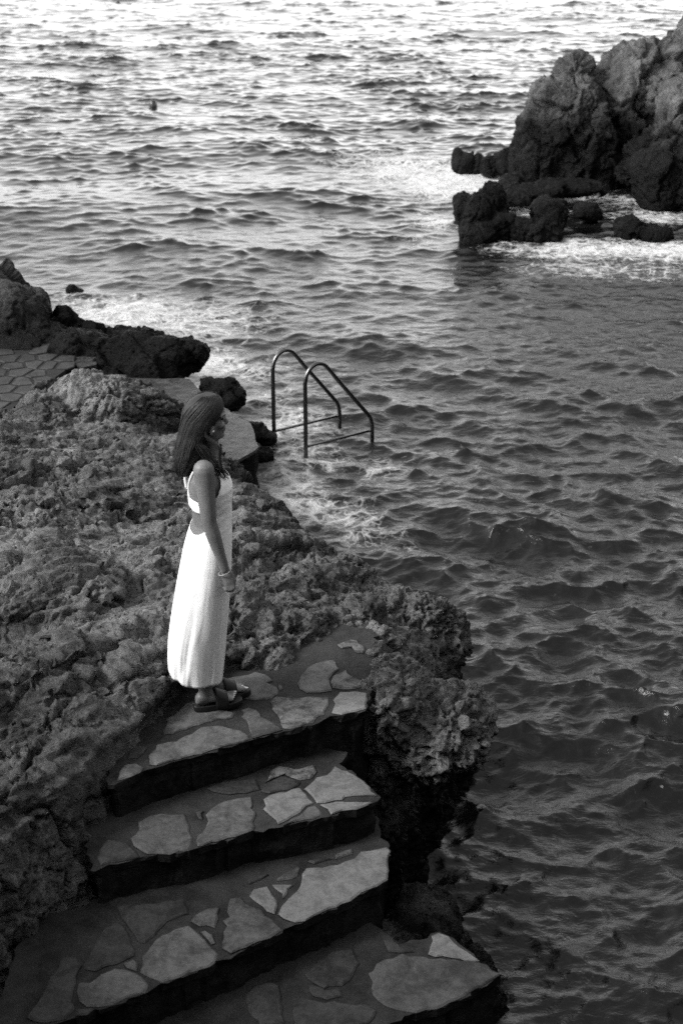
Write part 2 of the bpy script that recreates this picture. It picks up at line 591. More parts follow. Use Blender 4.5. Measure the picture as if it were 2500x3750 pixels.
# ------------------------------------------------------------------ the sea
def ocean_tile(L, N, lam_peak, lam_min, lam_max, ang, power, seed, rms, slope=3.6):
    r = np.random.default_rng(seed)
    k1 = 2 * np.pi * np.fft.fftfreq(N, L / N)
    kx, ky = np.meshgrid(k1, k1, indexing='ij')
    k = np.sqrt(kx ** 2 + ky ** 2); k[0, 0] = 1e-6
    kp = 2 * np.pi / lam_peak
    S = np.exp(-0.9 * (kp / k) ** 2) * k ** (-slope)
    c = (kx * math.cos(ang) + ky * math.sin(ang)) / k
    D = np.abs(c) ** power * np.where(c > 0, 1.0, 0.25) + 0.05
    S = S * D
    S[(k > 2 * np.pi / lam_min) | (k < 2 * np.pi / lam_max)] = 0
    H = np.sqrt(S) * (r.normal(size=(N, N)) + 1j * r.normal(size=(N, N)))
    h = np.real(np.fft.ifft2(H))
    h *= rms / h.std()
    Hh = np.fft.fft2(h)
    dx = np.real(np.fft.ifft2(1j * kx / k * Hh))
    dy = np.real(np.fft.ifft2(1j * ky / k * Hh))
    return dict(L=L, N=N, f=np.stack([dx, dy, h], -1))

def sample(T, x, y, rot=0.0, off=(0, 0)):
    c, s = math.cos(rot), math.sin(rot)
    X = (x * c + y * s + off[0]) / T['L'] * T['N']
    Y = (-x * s + y * c + off[1]) / T['L'] * T['N']
    i, j = np.floor(X).astype(int), np.floor(Y).astype(int)
    fx, fy = (X - i)[:, None], (Y - j)[:, None]
    N = T['N']; F = T['f']
    i0, i1, j0, j1 = i % N, (i + 1) % N, j % N, (j + 1) % N
    v = F[i0, j0] * (1 - fx) * (1 - fy) + F[i1, j0] * fx * (1 - fy) + F[i0, j1] * (1 - fx) * fy + F[i1, j1] * fx * fy
    return np.stack([v[:, 0] * c - v[:, 1] * s, v[:, 0] * s + v[:, 1] * c, v[:, 2]], 1)

# foam: (pixel u, v, radius in m across x, radius in m along y, strength)
FOAM = [(640, 1180, 1.5, 1.4, 0.72), (480, 1150, 1.3, 1.2, 0.85), (300, 1120, 1.0, 1.2, 0.6), (760, 1330, 0.7, 0.9, 0.78), (880, 1370, 0.8, 1.0, 0.62),
        (960, 1450, 0.6, 0.9, 0.58), (1050, 1540, 0.7, 0.8, 0.66), (1010, 1600, 0.4, 0.4, 0.62), (1150, 1670, 0.6, 0.5, 0.62), (1060, 1780, 0.55, 0.55, 0.7),
        (1130, 1860, 0.55, 0.4, 0.74), (1230, 1900, 0.6, 0.35, 0.68), (1330, 1960, 0.5, 0.3, 0.6), (1380, 1700, 0.3, 0.4, 0.6), (1420, 2020, 0.4, 0.25, 0.40),
        (1650, 660, 1.5, 2.2, 0.95), (1500, 620, 1.7, 2.6, 0.80), (1350, 610, 1.5, 2.2, 0.62), (1780, 660, 0.8, 1.5, 0.9), (1600, 800, 0.8, 1.2, 0.7), (1560, 870, 0.7, 0.9, 0.5),
        (1900, 910, 1.0, 0.7, 0.62), (2100, 920, 1.3, 0.8, 0.84), (2330, 920, 1.3, 0.8, 0.84), (2480, 930, 1.0, 1.0, 0.85), (2150, 980, 1.5, 0.9, 0.6), (2420, 990, 1.3, 1.0, 0.55),
        (2000, 690, 1.6, 0.8, 0.55), (2250, 730, 1.4, 1.0, 0.62), (2400, 790, 1.2, 1.0, 0.7), (1960, 760, 0.7, 0.6, 0.85), (1950, 330, 3.0, 5.0, 0.35), (2380, 100, 6, 9, 0.40)]

def build_sea():
    ys = []
    y = 2.5
    while y < 160:
        ys.append(y)
        y += float(np.interp(y, [2.5, 8, 14, 25, 45, 80, 160], [0.018, 0.018, 0.030, 0.05, 0.085, 0.2, 0.6]))
    while y < 6000:
        ys.append(y); y *= 1.06
    ys = np.array(ys)
    nc = 470
    s = np.linspace(-1, 1, nc)
    s = np.concatenate([[-40, -8, -2.5], s, [2.5, 8, 40]])
    hw = 0.27 * ys + 2.6
    X = (s[None, :] * hw[:, None]).ravel()
    Y = np.repeat(ys, len(s))
    A = ocean_tile(53.0, 1024, 2.9, 0.22, 8.0, math.radians(-100), 0.9, 11, 1.0, 3.05)
    B = ocean_tile(11.3, 512, 0.50, 0.055, 1.0, math.radians(-80), 0.8, 12, 1.0, 3.0)
    outside = sstep(9, 21, Y + 0.35 * np.maximum(0, -X) - 0.25 * np.maximum(0, X))
    amp_a = 0.0260 - 0.0070 * outside
    amp_b = 0.0068 - 0.0046 * outside
    fade = 1 - sstep(110, 400, Y)
    fine = 1 - sstep(60, 130, Y)
    dA = sample(A, X, Y)
    dA[:, 2] = dA[:, 2] + (0.04 + 0.17 * outside) * (np.clip(dA[:, 2], -2.5, 3) ** 2 - 1)      # flat troughs, peaked crests
    dB = sample(B, X, Y, 0.4, (3, 5)) + 0.6 * sample(B, X, Y, -0.5, (1, 2))
    gust = np.clip(np.exp(0.45 * fbm(np.stack([X * 0.11, Y * 0.055, 0 * X], 1), 2) + 0.5 * fbm(np.stack([X * 0.33, Y * 0.2, 0 * X + 7], 1), 2)), 0.5, 1.8)
    S_ = ocean_tile(90.0, 256, 8.0, 4.0, 16.0, math.radians(-105), 2.0, 15, 1.0, 3.3)
    dS = sample(S_, X, Y, 0.1) * (0.035 * outside * fade)[:, None]
    amp_a = amp_a * gust
    ca = (amp_a * fade)[:, None]; cb = (amp_b * fade * fine)[:, None]
    ch = (0.85 + 0.6 * outside)[:, None]
    D = dA * ca * np.concatenate([ch, ch, np.ones_like(ch)], 1) + dB * cb * np.array([0.9, 0.9, 1]) + dS
    # gusts change the ripples from patch to patch
    V = np.stack([X, Y, np.zeros_like(X)], 1)
    near = Y < 170
    D[~near] = 0
    V = V + D
    nr, ncs = len(ys), len(s)
    idx = np.arange(nr * ncs).reshape(nr, ncs)
    F = np.stack([idx[:-1, :-1], idx[:-1, 1:], idx[1:, 1:], idx[1:, :-1]], -1).reshape(-1, 4)
    me = mesh_np('sea', V, F)
    foam = np.zeros(len(X))
    for (u, v, rx, ry, st) in FOAM:
        c = P(u, v, 0)
        q = ((X - c[0]) / rx) ** 2 + ((Y - c[1]) / ry) ** 2
        foam = np.maximum(foam, st * np.exp(-q * 0.9))
    # whitecaps on the sharpest crests
    foam = np.maximum(foam, 0.42 * sstep(2.2, 3.4, dA[:, 2]) * outside)
    foam = np.maximum(foam, 0.17)
    at = me.attributes.new('foam', 'FLOAT', 'POINT')
    at.data.foreach_set('value', foam.astype(np.float32))
    at = me.attributes.new('ripple', 'FLOAT', 'POINT')
    at.data.foreach_set('value', (1 - 0.85 * sstep(12, 32, Y)).astype(np.float32))
    o = obj('sea', me, M['water'])
    tag(o, kind='structure')
build_sea()

# ------------------------------------------------------------------ the main rock
ctrl = [(0, 3000, 1.58), (0, 2900, 1.62), (150, 2700, 1.62), (0, 2500, 1.66), (300, 2400, 1.62), (430, 2530, 1.60), (330, 2660, 1.60), (290, 2800, 1.58), (120, 2920, 1.55),
        (600, 2400, 1.58), (600, 2300, 1.55), (900, 2400, 1.52), (1150, 2350, 1.50), (1300, 2300, 1.40), (0, 2200, 1.56), (250, 2150, 1.58), (300, 2230, 1.42), (300, 2050, 1.48), (600, 2000, 1.33),
        (1000, 2100, 1.32), (1200, 2200, 1.30), (1300, 2100, 1.12), (1350, 2250, 1.25), (1450, 2200, 1.08), (1520, 2250, 1.05), (1600, 2220, 1.0), (1450, 2400, 1.32), (1420, 2500, 1.36),
        (1560, 2450, 1.20), (1600, 2550, 1.18), (0, 1950, 1.42), (0, 1800, 1.30), (300, 1800, 1.18), (600, 1850, 1.18), (900, 1900, 1.08), (1100, 1980, 0.98),
        (0, 1600, 1.02), (300, 1650, 0.98), (600, 1700, 0.92), (900, 1800, 0.72), (1000, 1850, 0.66), (150, 1490, 1.00), (330, 1390, 1.05), (420, 1450, 0.92), (560, 1460, 0.80),
        (100, 1560, 0.88), (0, 1530, 0.72), (480, 1560, 0.82), (680, 1600, 0.68), (760, 1700, 0.72), (860, 1740, 0.60), (60, 1480, 0.68)]
C = np.array([P(*c) for c in ctrl] + [(-6, 3, 1.7), (-6, 6, 1.9), (-6, 9, 1.6), (-6, 12, 0.9), (-3, 3, 1.6), (-1.7, 3.0, 1.5), (-5, 14, 0.5)])

def tps_fit(C, lam=0.02):
    n = len(C)
    d = np.linalg.norm(C[:, None, :2] - C[None, :, :2], axis=2)
    K = np.where(d > 0, d * d * np.log(d + 1e-12), 0) + lam * np.eye(n)
    Pm = np.hstack([np.ones((n, 1)), C[:, :2]])
    A = np.block([[K, Pm], [Pm.T, np.zeros((3, 3))]])
    return np.linalg.solve(A, np.concatenate([C[:, 2], np.zeros(3)]))

def tps_eval(w, C, X, Y):
    z = w[-3] + w[-2] * X + w[-1] * Y
    for k in range(len(C)):
        d = np.sqrt((X - C[k, 0]) ** 2 + (Y - C[k, 1]) ** 2) + 1e-9
        z = z + w[k] * d * d * np.log(d)
    return z

def build_shore():
    poly_px = [(955, 1760, .5), (1020, 1815, .6), (1078, 1892, .75), (1158, 1915, .85), (1216, 1966, .9), (1302, 2030, .95), (1342, 2052, .95), (1350, 2125, 1.0), (1411, 2144, .95),
               (1520, 2150, .95), (1617, 2179, .95), (1669, 2207, .95), (1660, 2270, .95), (1590, 2330, 1.0), (1540, 2400, 1.1), (1520, 2440, 1.15), (1480, 2480, 1.15), (1445, 2515, 1.2), (1415, 2535, 1.25),
               (1390, 2540, 1.32), (1405, 2470, 1.38), (1400, 2395, 1.40), (1350, 2325, 1.42), (1240, 2295, 1.42), (1180, 2335, 1.42), (1130, 2368, 1.42), (1000, 2390, 1.42), (900, 2420, 1.42), (800, 2450, 1.42),
               (690, 2495, 1.42), (635, 2540, 1.42), (560, 2625, 1.41), (478, 2720, 1.41), (367, 2835, 1.40)]
    poly = [P(*p)[:2] for p in poly_px] + [np.array(q) for q in [(-1.22, 5.25), (-1.46, 4.95), (-1.62, 4.4), (-1.72, 3.7), (-1.8, 2.8), (-6.2, 2.8), (-6.2, 13.0)]]
    poly += [P(*p)[:2] for p in [(0, 1500, .62), (70, 1450, .62), (150, 1385, .65), (200, 1348, .7), (300, 1338, .7), (410, 1345, .7), (438, 1400, .6), (470, 1440, .6), (520, 1410, .7), (560, 1420, .7),
                                 (605, 1480, .6), (700, 1510, .5), (760, 1600, .5), (850, 1720, .45)]]
    st = 0.04
    xs = np.arange(-4.7, 1.4, st); ys = np.arange(2.9, 14.6, st)
    X, Y = np.meshgrid(xs, ys, indexing='ij')
    w = tps_fit(C)
    Z = np.clip(tps_eval(w, C, X, Y), 0.35, 1.95)
    p3 = np.stack([X.ravel(), Y.ravel(), np.zeros(X.size)], 1)
    wob = (fbm(p3 * 3.0, 4) * 0.05).reshape(X.shape)
    d = poly_sd(poly, X, Y) + wob
    # crumbling rim, then the wall
    Z = Z - 0.10 * sstep(-0.22, 0.0, d) ** 2
    Z = np.where(d > 0, Z - 5.0 * d - 2.0 * d * d, Z)
    Z = np.maximum(Z, -0.7)
    # bedding ledges running up to the right
    ca, sa = 0.62, 0.785
    al = X * ca + Y * sa; ac = -X * sa + Y * ca
    q = np.stack([al.ravel() * 0.55, ac.ravel() * 1.9, np.zeros(X.size)], 1)
    led = fbm(q, 4, 0.5)
    ld = (np.floor(led * 3.2) + sstep(0.0, 0.35, led * 3.2 - np.floor(led * 3.2))) / 3.2
    inside = sstep(0.0, -0.15, d)
    Z = Z + inside * 0.115 * ld.reshape(X.shape)
    n0, n1 = X.shape
    top = np.stack([X.ravel(), Y.ravel(), Z.ravel()], 1)
    bot = top.copy(); bot[:, 2] = -1.0
    V = np.vstack([top, bot])
    idx = np.arange(n0 * n1).reshape(n0, n1)
    q1 = np.stack([idx[:-1, :-1], idx[1:, :-1], idx[1:, 1:], idx[:-1, 1:]], -1).reshape(-1, 4)
    q2 = q1[:, ::-1] + n0 * n1
    rim = np.concatenate([idx[:, 0], idx[-1, 1:], idx[-2::-1, -1], idx[0, -2:0:-1]])
    nx = np.roll(rim, -1)
    q3 = np.stack([rim, rim + n0 * n1, nx + n0 * n1, nx], -1)
    me = mesh_np('shore_core', V, np.vstack([q1, q2, q3]))
    # knobs, the overhanging lobe and other outcrops that are fused to the rock
    mb = MB()
    def blob(u, v, z, r, sub=3): ico(mb, P(u, v, z) - np.array([0, 0, r[2] * 0.8]), r, sub, (rng.uniform(-.3, .3), rng.uniform(-.3, .3), rng.uniform(0, 3)))
    blob(1600, 2560, 1.24, (0.26, 0.24, 0.26)); blob(1690, 2520, 1.22, (0.17, 0.18, 0.22)); blob(1690, 2600, 1.18, (0.17, 0.16, 0.22)); blob(1520, 2640, 1.16, (0.17, 0.16, 0.20))
    blob(1610, 2650, 1.14, (0.17, 0.15, 0.20)); blob(1500, 2500, 1.32, (0.18, 0.24, 0.24)); blob(1460, 2420, 1.36, (0.16, 0.2, 0.2)); blob(1730, 2550, 1.14, (0.10, 0.13, 0.16))
    blob(1425, 2490, 1.44, (0.10, 0.2, 0.2)); blob(1400, 2570, 1.36, (0.09, 0.12, 0.2)); blob(1400, 2420, 1.45, (0.07, 0.12, 0.15)); blob(1375, 2350, 1.46, (0.08, 0.08, 0.15))
    blob(1620, 2205, 1.00, (0.16, 0.18, 0.30)); blob(1540, 2200, 1.06, (0.16, 0.16, 0.22)); blob(1450, 2180, 1.08, (0.16, 0.16, 0.2)); blob(1400, 2310, 1.36, (0.12, 0.12, 0.2)); blob(1310, 2215, 1.38, (0.20, 0.14, 0.2))
    blob(560, 1440, 0.98, (0.24, 0.2, 0.3)); blob(330, 1385, 1.16, (0.55, 0.35, 0.35)); blob(170, 1470, 1.06, (0.6, 0.3, 0.25)); blob(470, 1480, 0.92, (0.3, 0.3, 0.25))
    blob(120, 2080, 1.62, (0.55, 0.5, 0.22)); blob(250, 2140, 1.56, (0.22, 0.3, 0.18)); blob(30, 2170, 1.62, (0.35, 0.3, 0.2))
    blob(560, 1625, 0.98, (0.45, 0.28, 0.16)); blob(880, 2260, 1.55, (0.4, 0.3, 0.12))
    # rough foot of the stairs, down in the shade
    ico(mb, (0.10, 5.35, 0.25), (0.42, 0.35, 0.45), 3); ico(mb, (0.36, 5.15, 0.10), (0.30, 0.25, 0.42), 3); ico(mb, (-0.4, 5.3, 0.2), (0.6, 0.5, 0.5), 3)
    ico(mb, (-0.15, 6.7, 0.4), (0.45, 0.5, 0.7), 3); ico(mb, (0.1, 7.5, 0.3), (0.5, 0.6, 0.7), 3)
    mb2 = MB(); co = get_co(me)
    bm = bmesh.new(); bm.from_mesh(me)
    me2 = mb.mesh('blobs'); bm.from_mesh(me2); bm.to_mesh(me); bm.free(); bpy.data.meshes.remove(me2)
    me = remesh(me, 0.0175)
    cut_below(me, -0.45)
    co = get_co(me); no = get_no(me)
    al = co[:, 0] * ca + co[:, 1] * sa; ac = -co[:, 0] * sa + co[:, 1] * ca
    qa = np.stack([al, ac, co[:, 2]], 1)
    wrp = 0.10 * np.stack([fbm(co * 4, 3), fbm(co * 4 + 7, 3), fbm(co * 4 + 13, 3)], 1)
    f1, c1 = facet((qa + wrp) * np.array([1.1, 3.0, 2.2]))
    f2, c2 = facet((qa + wrp * 0.6) * np.array([4.2, 8.5, 7.0]) + 5)
    f3, c3 = facet((qa + wrp * 0.3) * np.array([13, 19, 17.0]) + 9)
    w1, w2 = worley((co + wrp * 0.3) * 12.0)
    v1, v2 = worley(co * 25.0 + 3)
    mask = sstep(-0.15, 0.35, fbm(co * 0.9 + 9, 3))                 # where the karst is pitted
    edge = sstep(-0.75, 0.15, co[:, 0] - 0.12 * (co[:, 1] - 6) + 0.15 * fbm(co * 2, 2)) # knobbly seaward side
    slab_ = sstep(-0.22, 0.22, fbm(qa * np.array([0.8, 1.5, 1.0]) + 50, 3)) * (1 - edge)
    ro = 1 - 0.82 * slab_
    disp = 0.030 * fbm(co * 1.6, 3) + ro * (0.0075 * fbm(co * 10.0, 4, 0.65) + 0.0065 * fbm(co * 34.0, 3, 0.7))
    led = fbm(np.stack([al * 0.6, ac * 2.3, co[:, 2] * 0.8], 1) + wrp * 1.5 + 3, 4, 0.5) * 5.0
    fr_ = led - np.floor(led)
    sheet = np.floor(led) + sstep(0.0, 0.13, fr_) - 0.45 * fr_
    disp += (1 - 0.75 * edge) * 0.021 * (sheet - 0.6) * sstep(0.35, 0.8, no[:, 2])
    disp += (1 - 0.4 * edge) * ro * (0.022 * f1 + 0.012 * f2) + ro * 0.0060 * f3
    disp -= 0.080 * sstep(0.055, 0.0, c1) * (1 - 0.6 * edge) + 0.026 * sstep(0.09, 0.0, c2) * ro
    gr = sstep(0.075, 0.0, np.abs(perlin((qa + wrp * .5) * np.array([0.9, 5.0, 1.2])))) * sstep(-0.15, 0.25, fbm(co * 1.1 + 77, 2))
    disp -= 0.042 * gr * (1 - 0.7 * edge)
    disp += edge * (0.020 * (0.45 - w1) - 0.050 * sstep(0.10, 0.0, w2 - w1) * sstep(-0.25, 0.25, fbm(co * 4, 2)))
    pit = sstep(0.34, 0.12, v1) * sstep(-0.1, 0.3, fbm(co * 2.2 + 4, 3))
    disp -= 0.034 * pit * (0.5 + 0.9 * edge)
    disp += edge * 0.022 * fbm(co * 6.5 + 61, 4, 0.6)
    pit2 = sstep(0.33, 0.14, w1) * sstep(0.05, 0.4, fbm(co * 1.3 + 41, 3)) * (1 - edge)
    disp -= 0.055 * pit2
    # vertical flutes on the steep faces
    steep = sstep(0.75, 0.35, no[:, 2])
    fl = fbm(np.stack([co[:, 0] * 13, co[:, 1] * 13, co[:, 2] * 1.6], 1), 3)
    disp += steep * 0.025 * fl
    co = co + no * disp[:, None]
    set_co(me, co)
    o = obj('rocky_shore', me, M['rock'])
    tag(o, kind='structure')
    return o
shore = build_shore()

# ------------------------------------------------------------------ separate rocks
def rock(name, blobs, voxel, mat, label, group=None, amp=1.0, size=1.0, cut=-0.35, dz=0.0, seed=0, cat='rock', fl=0.0, box=0.72):
    mb = MB()
    r = np.random.default_rng(seed)
    for (c, rad) in blobs:
        ico(mb, c + np.array([0, 0, dz]), rad, 3, (r.uniform(-.25, .25), r.uniform(-.25, .25), r.uniform(-.5, .5)), box)
    me = remesh(mb.mesh(name), voxel)
    cut_below(me, cut)
    co = get_co(me); no = get_no(me)
    k = 1.0 / size
    off = seed * 3.17
    wrp = 0.12 * size * np.stack([fbm(co * 3 * k, 3), fbm(co * 3 * k + 7, 3), fbm(co * 3 * k + 13, 3)], 1)
    f1, c1 = facet((co + wrp * 0.6) * np.array([1.3, 1.3, 0.9]) * k + off + 0.37)
    f2, c2 = facet((co + wrp * .6) * np.array([4.2, 4.2, 3.0]) * k + off)
    f3, c3 = facet((co + wrp * .3) * 11 * k + off)
    w1, w2 = worley((co + wrp * .4) * 8 * k + off)
    msk = sstep(-0.1, 0.3, fbm(co * 1.1 * k + off + 5, 3))
    d = 0.05 * fbm(co * 1.5 * k + off, 3) + 0.022 * fbm(co * 7 * k + off, 4, 0.6) + 0.20 * f1 + 0.045 * f2 + 0.014 * f3
    d = d - 0.09 * sstep(0.08, 0, c1) - 0.03 * sstep(0.1, 0, c2) + msk * (0.020 * (0.45 - w1) - 0.02 * sstep(0.12, 0, w2 - w1)) - 0.06 * sstep(0.3, 0.1, w1) * (1 - msk)
    d = d + 0.02 * fbm(co * 22 * k + off, 3, 0.65)
    st = sstep(0.75, 0.35, no[:, 2])
    d = d + fl * st * 0.09 * fbm(np.stack([co[:, 0] * 5, co[:, 1] * 5, co[:, 2] * 0.8], 1) * k + off, 3)
    set_co(me, co + no * (d * amp * size)[:, None])
    base = co.mean(0)
    o = obj(name, me, mat)
    if cat: tag(o, label, cat, group)
    return o

def WB(u, v, Y, r):      # blob centred on what is seen at u,v at distance Y
    return (W(u, v, Y), r)

# big crag on the right
rock('crag', [WB(2080, 420, 27.3, (0.75, 0.8, 1.1)), WB(2100, 300, 27.5, (0.38, 0.45, 0.75)), WB(2108, 262, 27.5, (0.24, 0.26, 0.42)), WB(2000, 520, 27.2, (0.65, 0.8, 0.95)), WB(1950, 590, 27.1, (0.45, 0.6, 0.75)),
              WB(2100, 600, 26.9, (0.9, 0.6, 0.7)), WB(2040, 360, 27.4, (0.32, 0.4, 0.5)), WB(1910, 650, 27.0, (0.25, 0.4, 0.35)), WB(2170, 480, 26.8, (0.42, 0.4, 0.5))],
     0.035, M['rock_dry'], 'tall pointed crag with pale top and black foot across the cove', 'crags across the cove', 0.9, 0.9, seed=1, box=0.92, dz=-0.24, fl=0.6)
rock('crag', [WB(2330, 360, 28.2, (0.85, 0.9, 1.2)), WB(2290, 290, 28.2, (0.5, 0.6, 0.55)), WB(2400, 250, 28.4, (0.6, 0.6, 0.75)), WB(2500, 240, 28.8, (0.7, 0.8, 0.9)), WB(2440, 200, 28.6, (0.35, 0.4, 0.4)),
              WB(2560, 150, 29.2, (0.6, 0.7, 0.9)), WB(2300, 540, 27.8, (0.9, 0.8, 1.0)), WB(2470, 480, 27.9, (0.9, 0.9, 1.1)), WB(2640, 300, 29.0, (1.0, 1.2, 1.8))],
     0.038, M['rock_dry'], 'broad rounded crag at the right edge behind the pointed one', 'crags across the cove', 0.9, 0.95, seed=2, box=0.92, dz=-0.24, fl=0.8)
rock('crag', [WB(2440, 560, 26.2, (0.55, 0.5, 0.6)), WB(2510, 470, 26.6, (0.6, 0.6, 0.75)), WB(2380, 600, 26.2, (0.45, 0.45, 0.4)), WB(2320, 640, 26.2, (0.35, 0.4, 0.3)), WB(2600, 450, 26.8, (0.8, 0.8, 1.0))],
     0.032, M['rock_dry'], 'slanting rock shoulder sloping down in front of the broad crag', 'crags across the cove', 0.9, 0.8, seed=3, box=0.92)
rock('boulder', [WB(2420, 660, 25.0, (0.45, 0.5, 0.55)), WB(2480, 640, 25.1, (0.55, 0.55, 0.62)), WB(2440, 590, 25.2, (0.25, 0.3, 0.25)), WB(2590, 640, 25.2, (0.5, 0.5, 0.6)), WB(2400, 720, 24.9, (0.36, 0.4, 0.3))],
     0.028, M['rock_dry'], 'black-bellied boulder with pale cap at the right edge by the water', 'crags across the cove', 0.5, 0.8, seed=4)
# low black rocks in front of the crags
rock('sea_rock', [WB(1735, 800, 22.4, (0.22, 0.3, 0.42)), WB(1800, 780, 22.5, (0.25, 0.3, 0.42)), WB(1700, 770, 22.5, (0.13, 0.25, 0.3)), WB(1760, 860, 22.2, (0.3, 0.3, 0.22)), WB(1840, 840, 22.3, (0.25, 0.25, 0.25))],
     0.022, M['rock_black'], 'square-topped black rock standing in the surf, tallest of the low rocks', 'low black rocks in the surf', 0.55, 0.6, seed=5, fl=0.8)
rock('sea_rock', [WB(1920, 840, 22.3, (0.25, 0.25, 0.22)), WB(2020, 800, 22.4, (0.24, 0.3, 0.30)), WB(2050, 770, 22.6, (0.14, 0.2, 0.22)), WB(1960, 850, 22.2, (0.22, 0.25, 0.2)), WB(2000, 860, 22.2, (0.25, 0.22, 0.14))],
     0.022, M['rock_black'], 'notched black rock beside the square-topped one in the surf', 'low black rocks in the surf', 0.6, 0.6, seed=6, fl=0.8)
rock('sea_rock', [WB(2150, 775, 23.3, (0.24, 0.2, 0.13))], 0.02, M['rock_black'], 'smooth oval black rock amid foam below the tall crag', 'low black rocks in the surf', 0.35, 0.5, seed=7)
rock('sea_rock', [WB(2310, 855, 22.3, (0.28, 0.3, 0.2)), WB(2390, 870, 22.2, (0.26, 0.3, 0.17)), WB(2270, 830, 22.4, (0.12, 0.16, 0.16))], 0.02, M['rock_black'],
     'flat black rock with foam running off it at right', 'low black rocks in the surf', 0.5, 0.5, seed=8)
rock('sea_rock', [WB(1940, 705, 24.6, (0.62, 0.3, 0.12)), WB(2080, 690, 25.0, (0.7, 0.3, 0.10)), WB(1880, 690, 25.2, (0.3, 0.4, 0.2))], 0.025, M['rock_black'], 'low black shelf awash at the foot of the pointed crag', 'low black rocks in the surf', 0.5, 0.5, seed=9)
rock('sea_rock', [WB(1705, 600, 28.0, (0.24, 0.25, 0.24)), WB(1680, 590, 28.0, (0.1, 0.15, 0.24)), WB(1740, 602, 28.0, (0.12, 0.2, 0.2))], 0.025, M['rock_black'], 'small blocky black rock left of the tall crag', 'low black rocks in the surf', 0.4, 0.5, seed=10)
rock('sea_rock', [WB(1800, 610, 27.6, (0.2, 0.25, 0.2)), WB(1845, 600, 27.5, (0.2, 0.25, 0.26)), WB(1790, 585, 27.7, (0.07, 0.1, 0.1))], 0.025, M['rock_black'], 'jagged black rock joined to the left foot of the tall crag', 'low black rocks in the surf', 0.5, 0.5, seed=11)

# left boulder and the black ledge
rock('boulder', [WB(20, 1120, 15.6, (0.50, 0.6, 0.62)), WB(-90, 1080, 15.9, (0.6, 0.7, 0.75)), WB(100, 1170, 15.5, (0.33, 0.5, 0.45)), WB(30, 1230, 15.2, (0.6, 0.4, 0.35)), WB(-250, 1150, 15.7, (0.8, 0.8, 0.8))],
     0.028, M['rock_left'], 'big dark boulder at the left edge behind the paved terrace', None, 0.36, 0.8, seed=12, fl=0.5, box=0.95, dz=-0.30)
rock('sea_rock', [WB(170, 1215, 15.4, (0.45, 0.4, 0.25)), WB(300, 1240, 15.1, (0.45, 0.4, 0.22)), WB(400, 1250, 15.0, (0.4, 0.4, 0.22)), WB(500, 1265, 14.9, (0.4, 0.42, 0.26)), WB(600, 1280, 14.8, (0.35, 0.38, 0.28)),
                  WB(690, 1265, 14.9, (0.26, 0.3, 0.2)), WB(540, 1340, 14.6, (0.42, 0.3, 0.26)), WB(450, 1345, 14.6, (0.3, 0.25, 0.22)), WB(230, 1180, 15.7, (0.2, 0.25, 0.25))],
     0.022, M['rock_black'], 'long black weedy ledge reaching from the left boulder into the foam', None, 0.6, 0.5, seed=13, box=0.95, dz=-0.10)
rock('sea_rock', [WB(810, 1440, 14.3, (0.19, 0.22, 0.19)), WB(770, 1420, 14.3, (0.13, 0.16, 0.14)), WB(850, 1460, 14.2, (0.13, 0.16, 0.12))], 0.018, M['rock_black'],
     'knobbly black rock in the foam behind the woman\'s head', None, 0.6, 0.4, seed=14, box=0.95)
rock('sea_rock', [WB(935, 1560, 13.3, (0.13, 0.14, 0.08)), WB(975, 1582, 13.3, (0.10, 0.12, 0.07)), WB(965, 1640, 13.0, (0.12, 0.14, 0.06))], 0.016, M['rock_black'],
     'low black rock between the concrete block and the ladder', None, 0.5, 0.35, seed=15, box=0.95, dz=-0.07)
rock('sea_rock', [WB(265, 1062, 19.2, (0.07, 0.09, 0.08)), WB(285, 1070, 19.2, (0.10, 0.1, 0.06))], 0.016, M['rock_black'], 'small pointed rock breaking the bright water right of the left boulder', None, 0.4, 0.3, seed=16)
rock('sea_rock', [((0.42, 5.75, 0.10), (0.22, 0.32, 0.40)), ((0.62, 5.60, -0.05), (0.22, 0.25, 0.36))], 0.018, M['rock'], 'sloping rough rock below the right end of the third step', None, 0.5, 0.5, seed=17)

# cliff that closes the cove to the right, outside the picture (its dark face is mirrored in the water)
def cove_cliff():
    n0, n1 = 90, 40
    s = np.linspace(0, 1, n0); t = np.linspace(0, 1, n1)
    S, T = np.meshgrid(s, t, indexing='ij')
    y = -6 + S * 34
    x = 5.6 + 3.6 * sstep(6, 26, y) + T * 2.4 - 1.0 * np.exp(-((y - 4) / 5) ** 2)
    z = -0.6 + T * 6.0
    V = np.stack([x.ravel(), y.ravel(), z.ravel()], 1)
    d = fbm(V * 0.35, 5) * 0.9 + ridged(V * 0.8, 3) * 0.25 - 0.4
    V = V + d[:, None] * np.array([-1, 0, 0.25])
    idx = np.arange(n0 * n1).reshape(n0, n1)
    F = np.stack([idx[:-1, :-1], idx[:-1, 1:], idx[1:, 1:], idx[1:, :-1]], -1).reshape(-1, 4)
    tag(obj('sea_cliff', mesh_np('sea_cliff', V, F), M['rock_dry']), kind='structure')
cove_cliff()

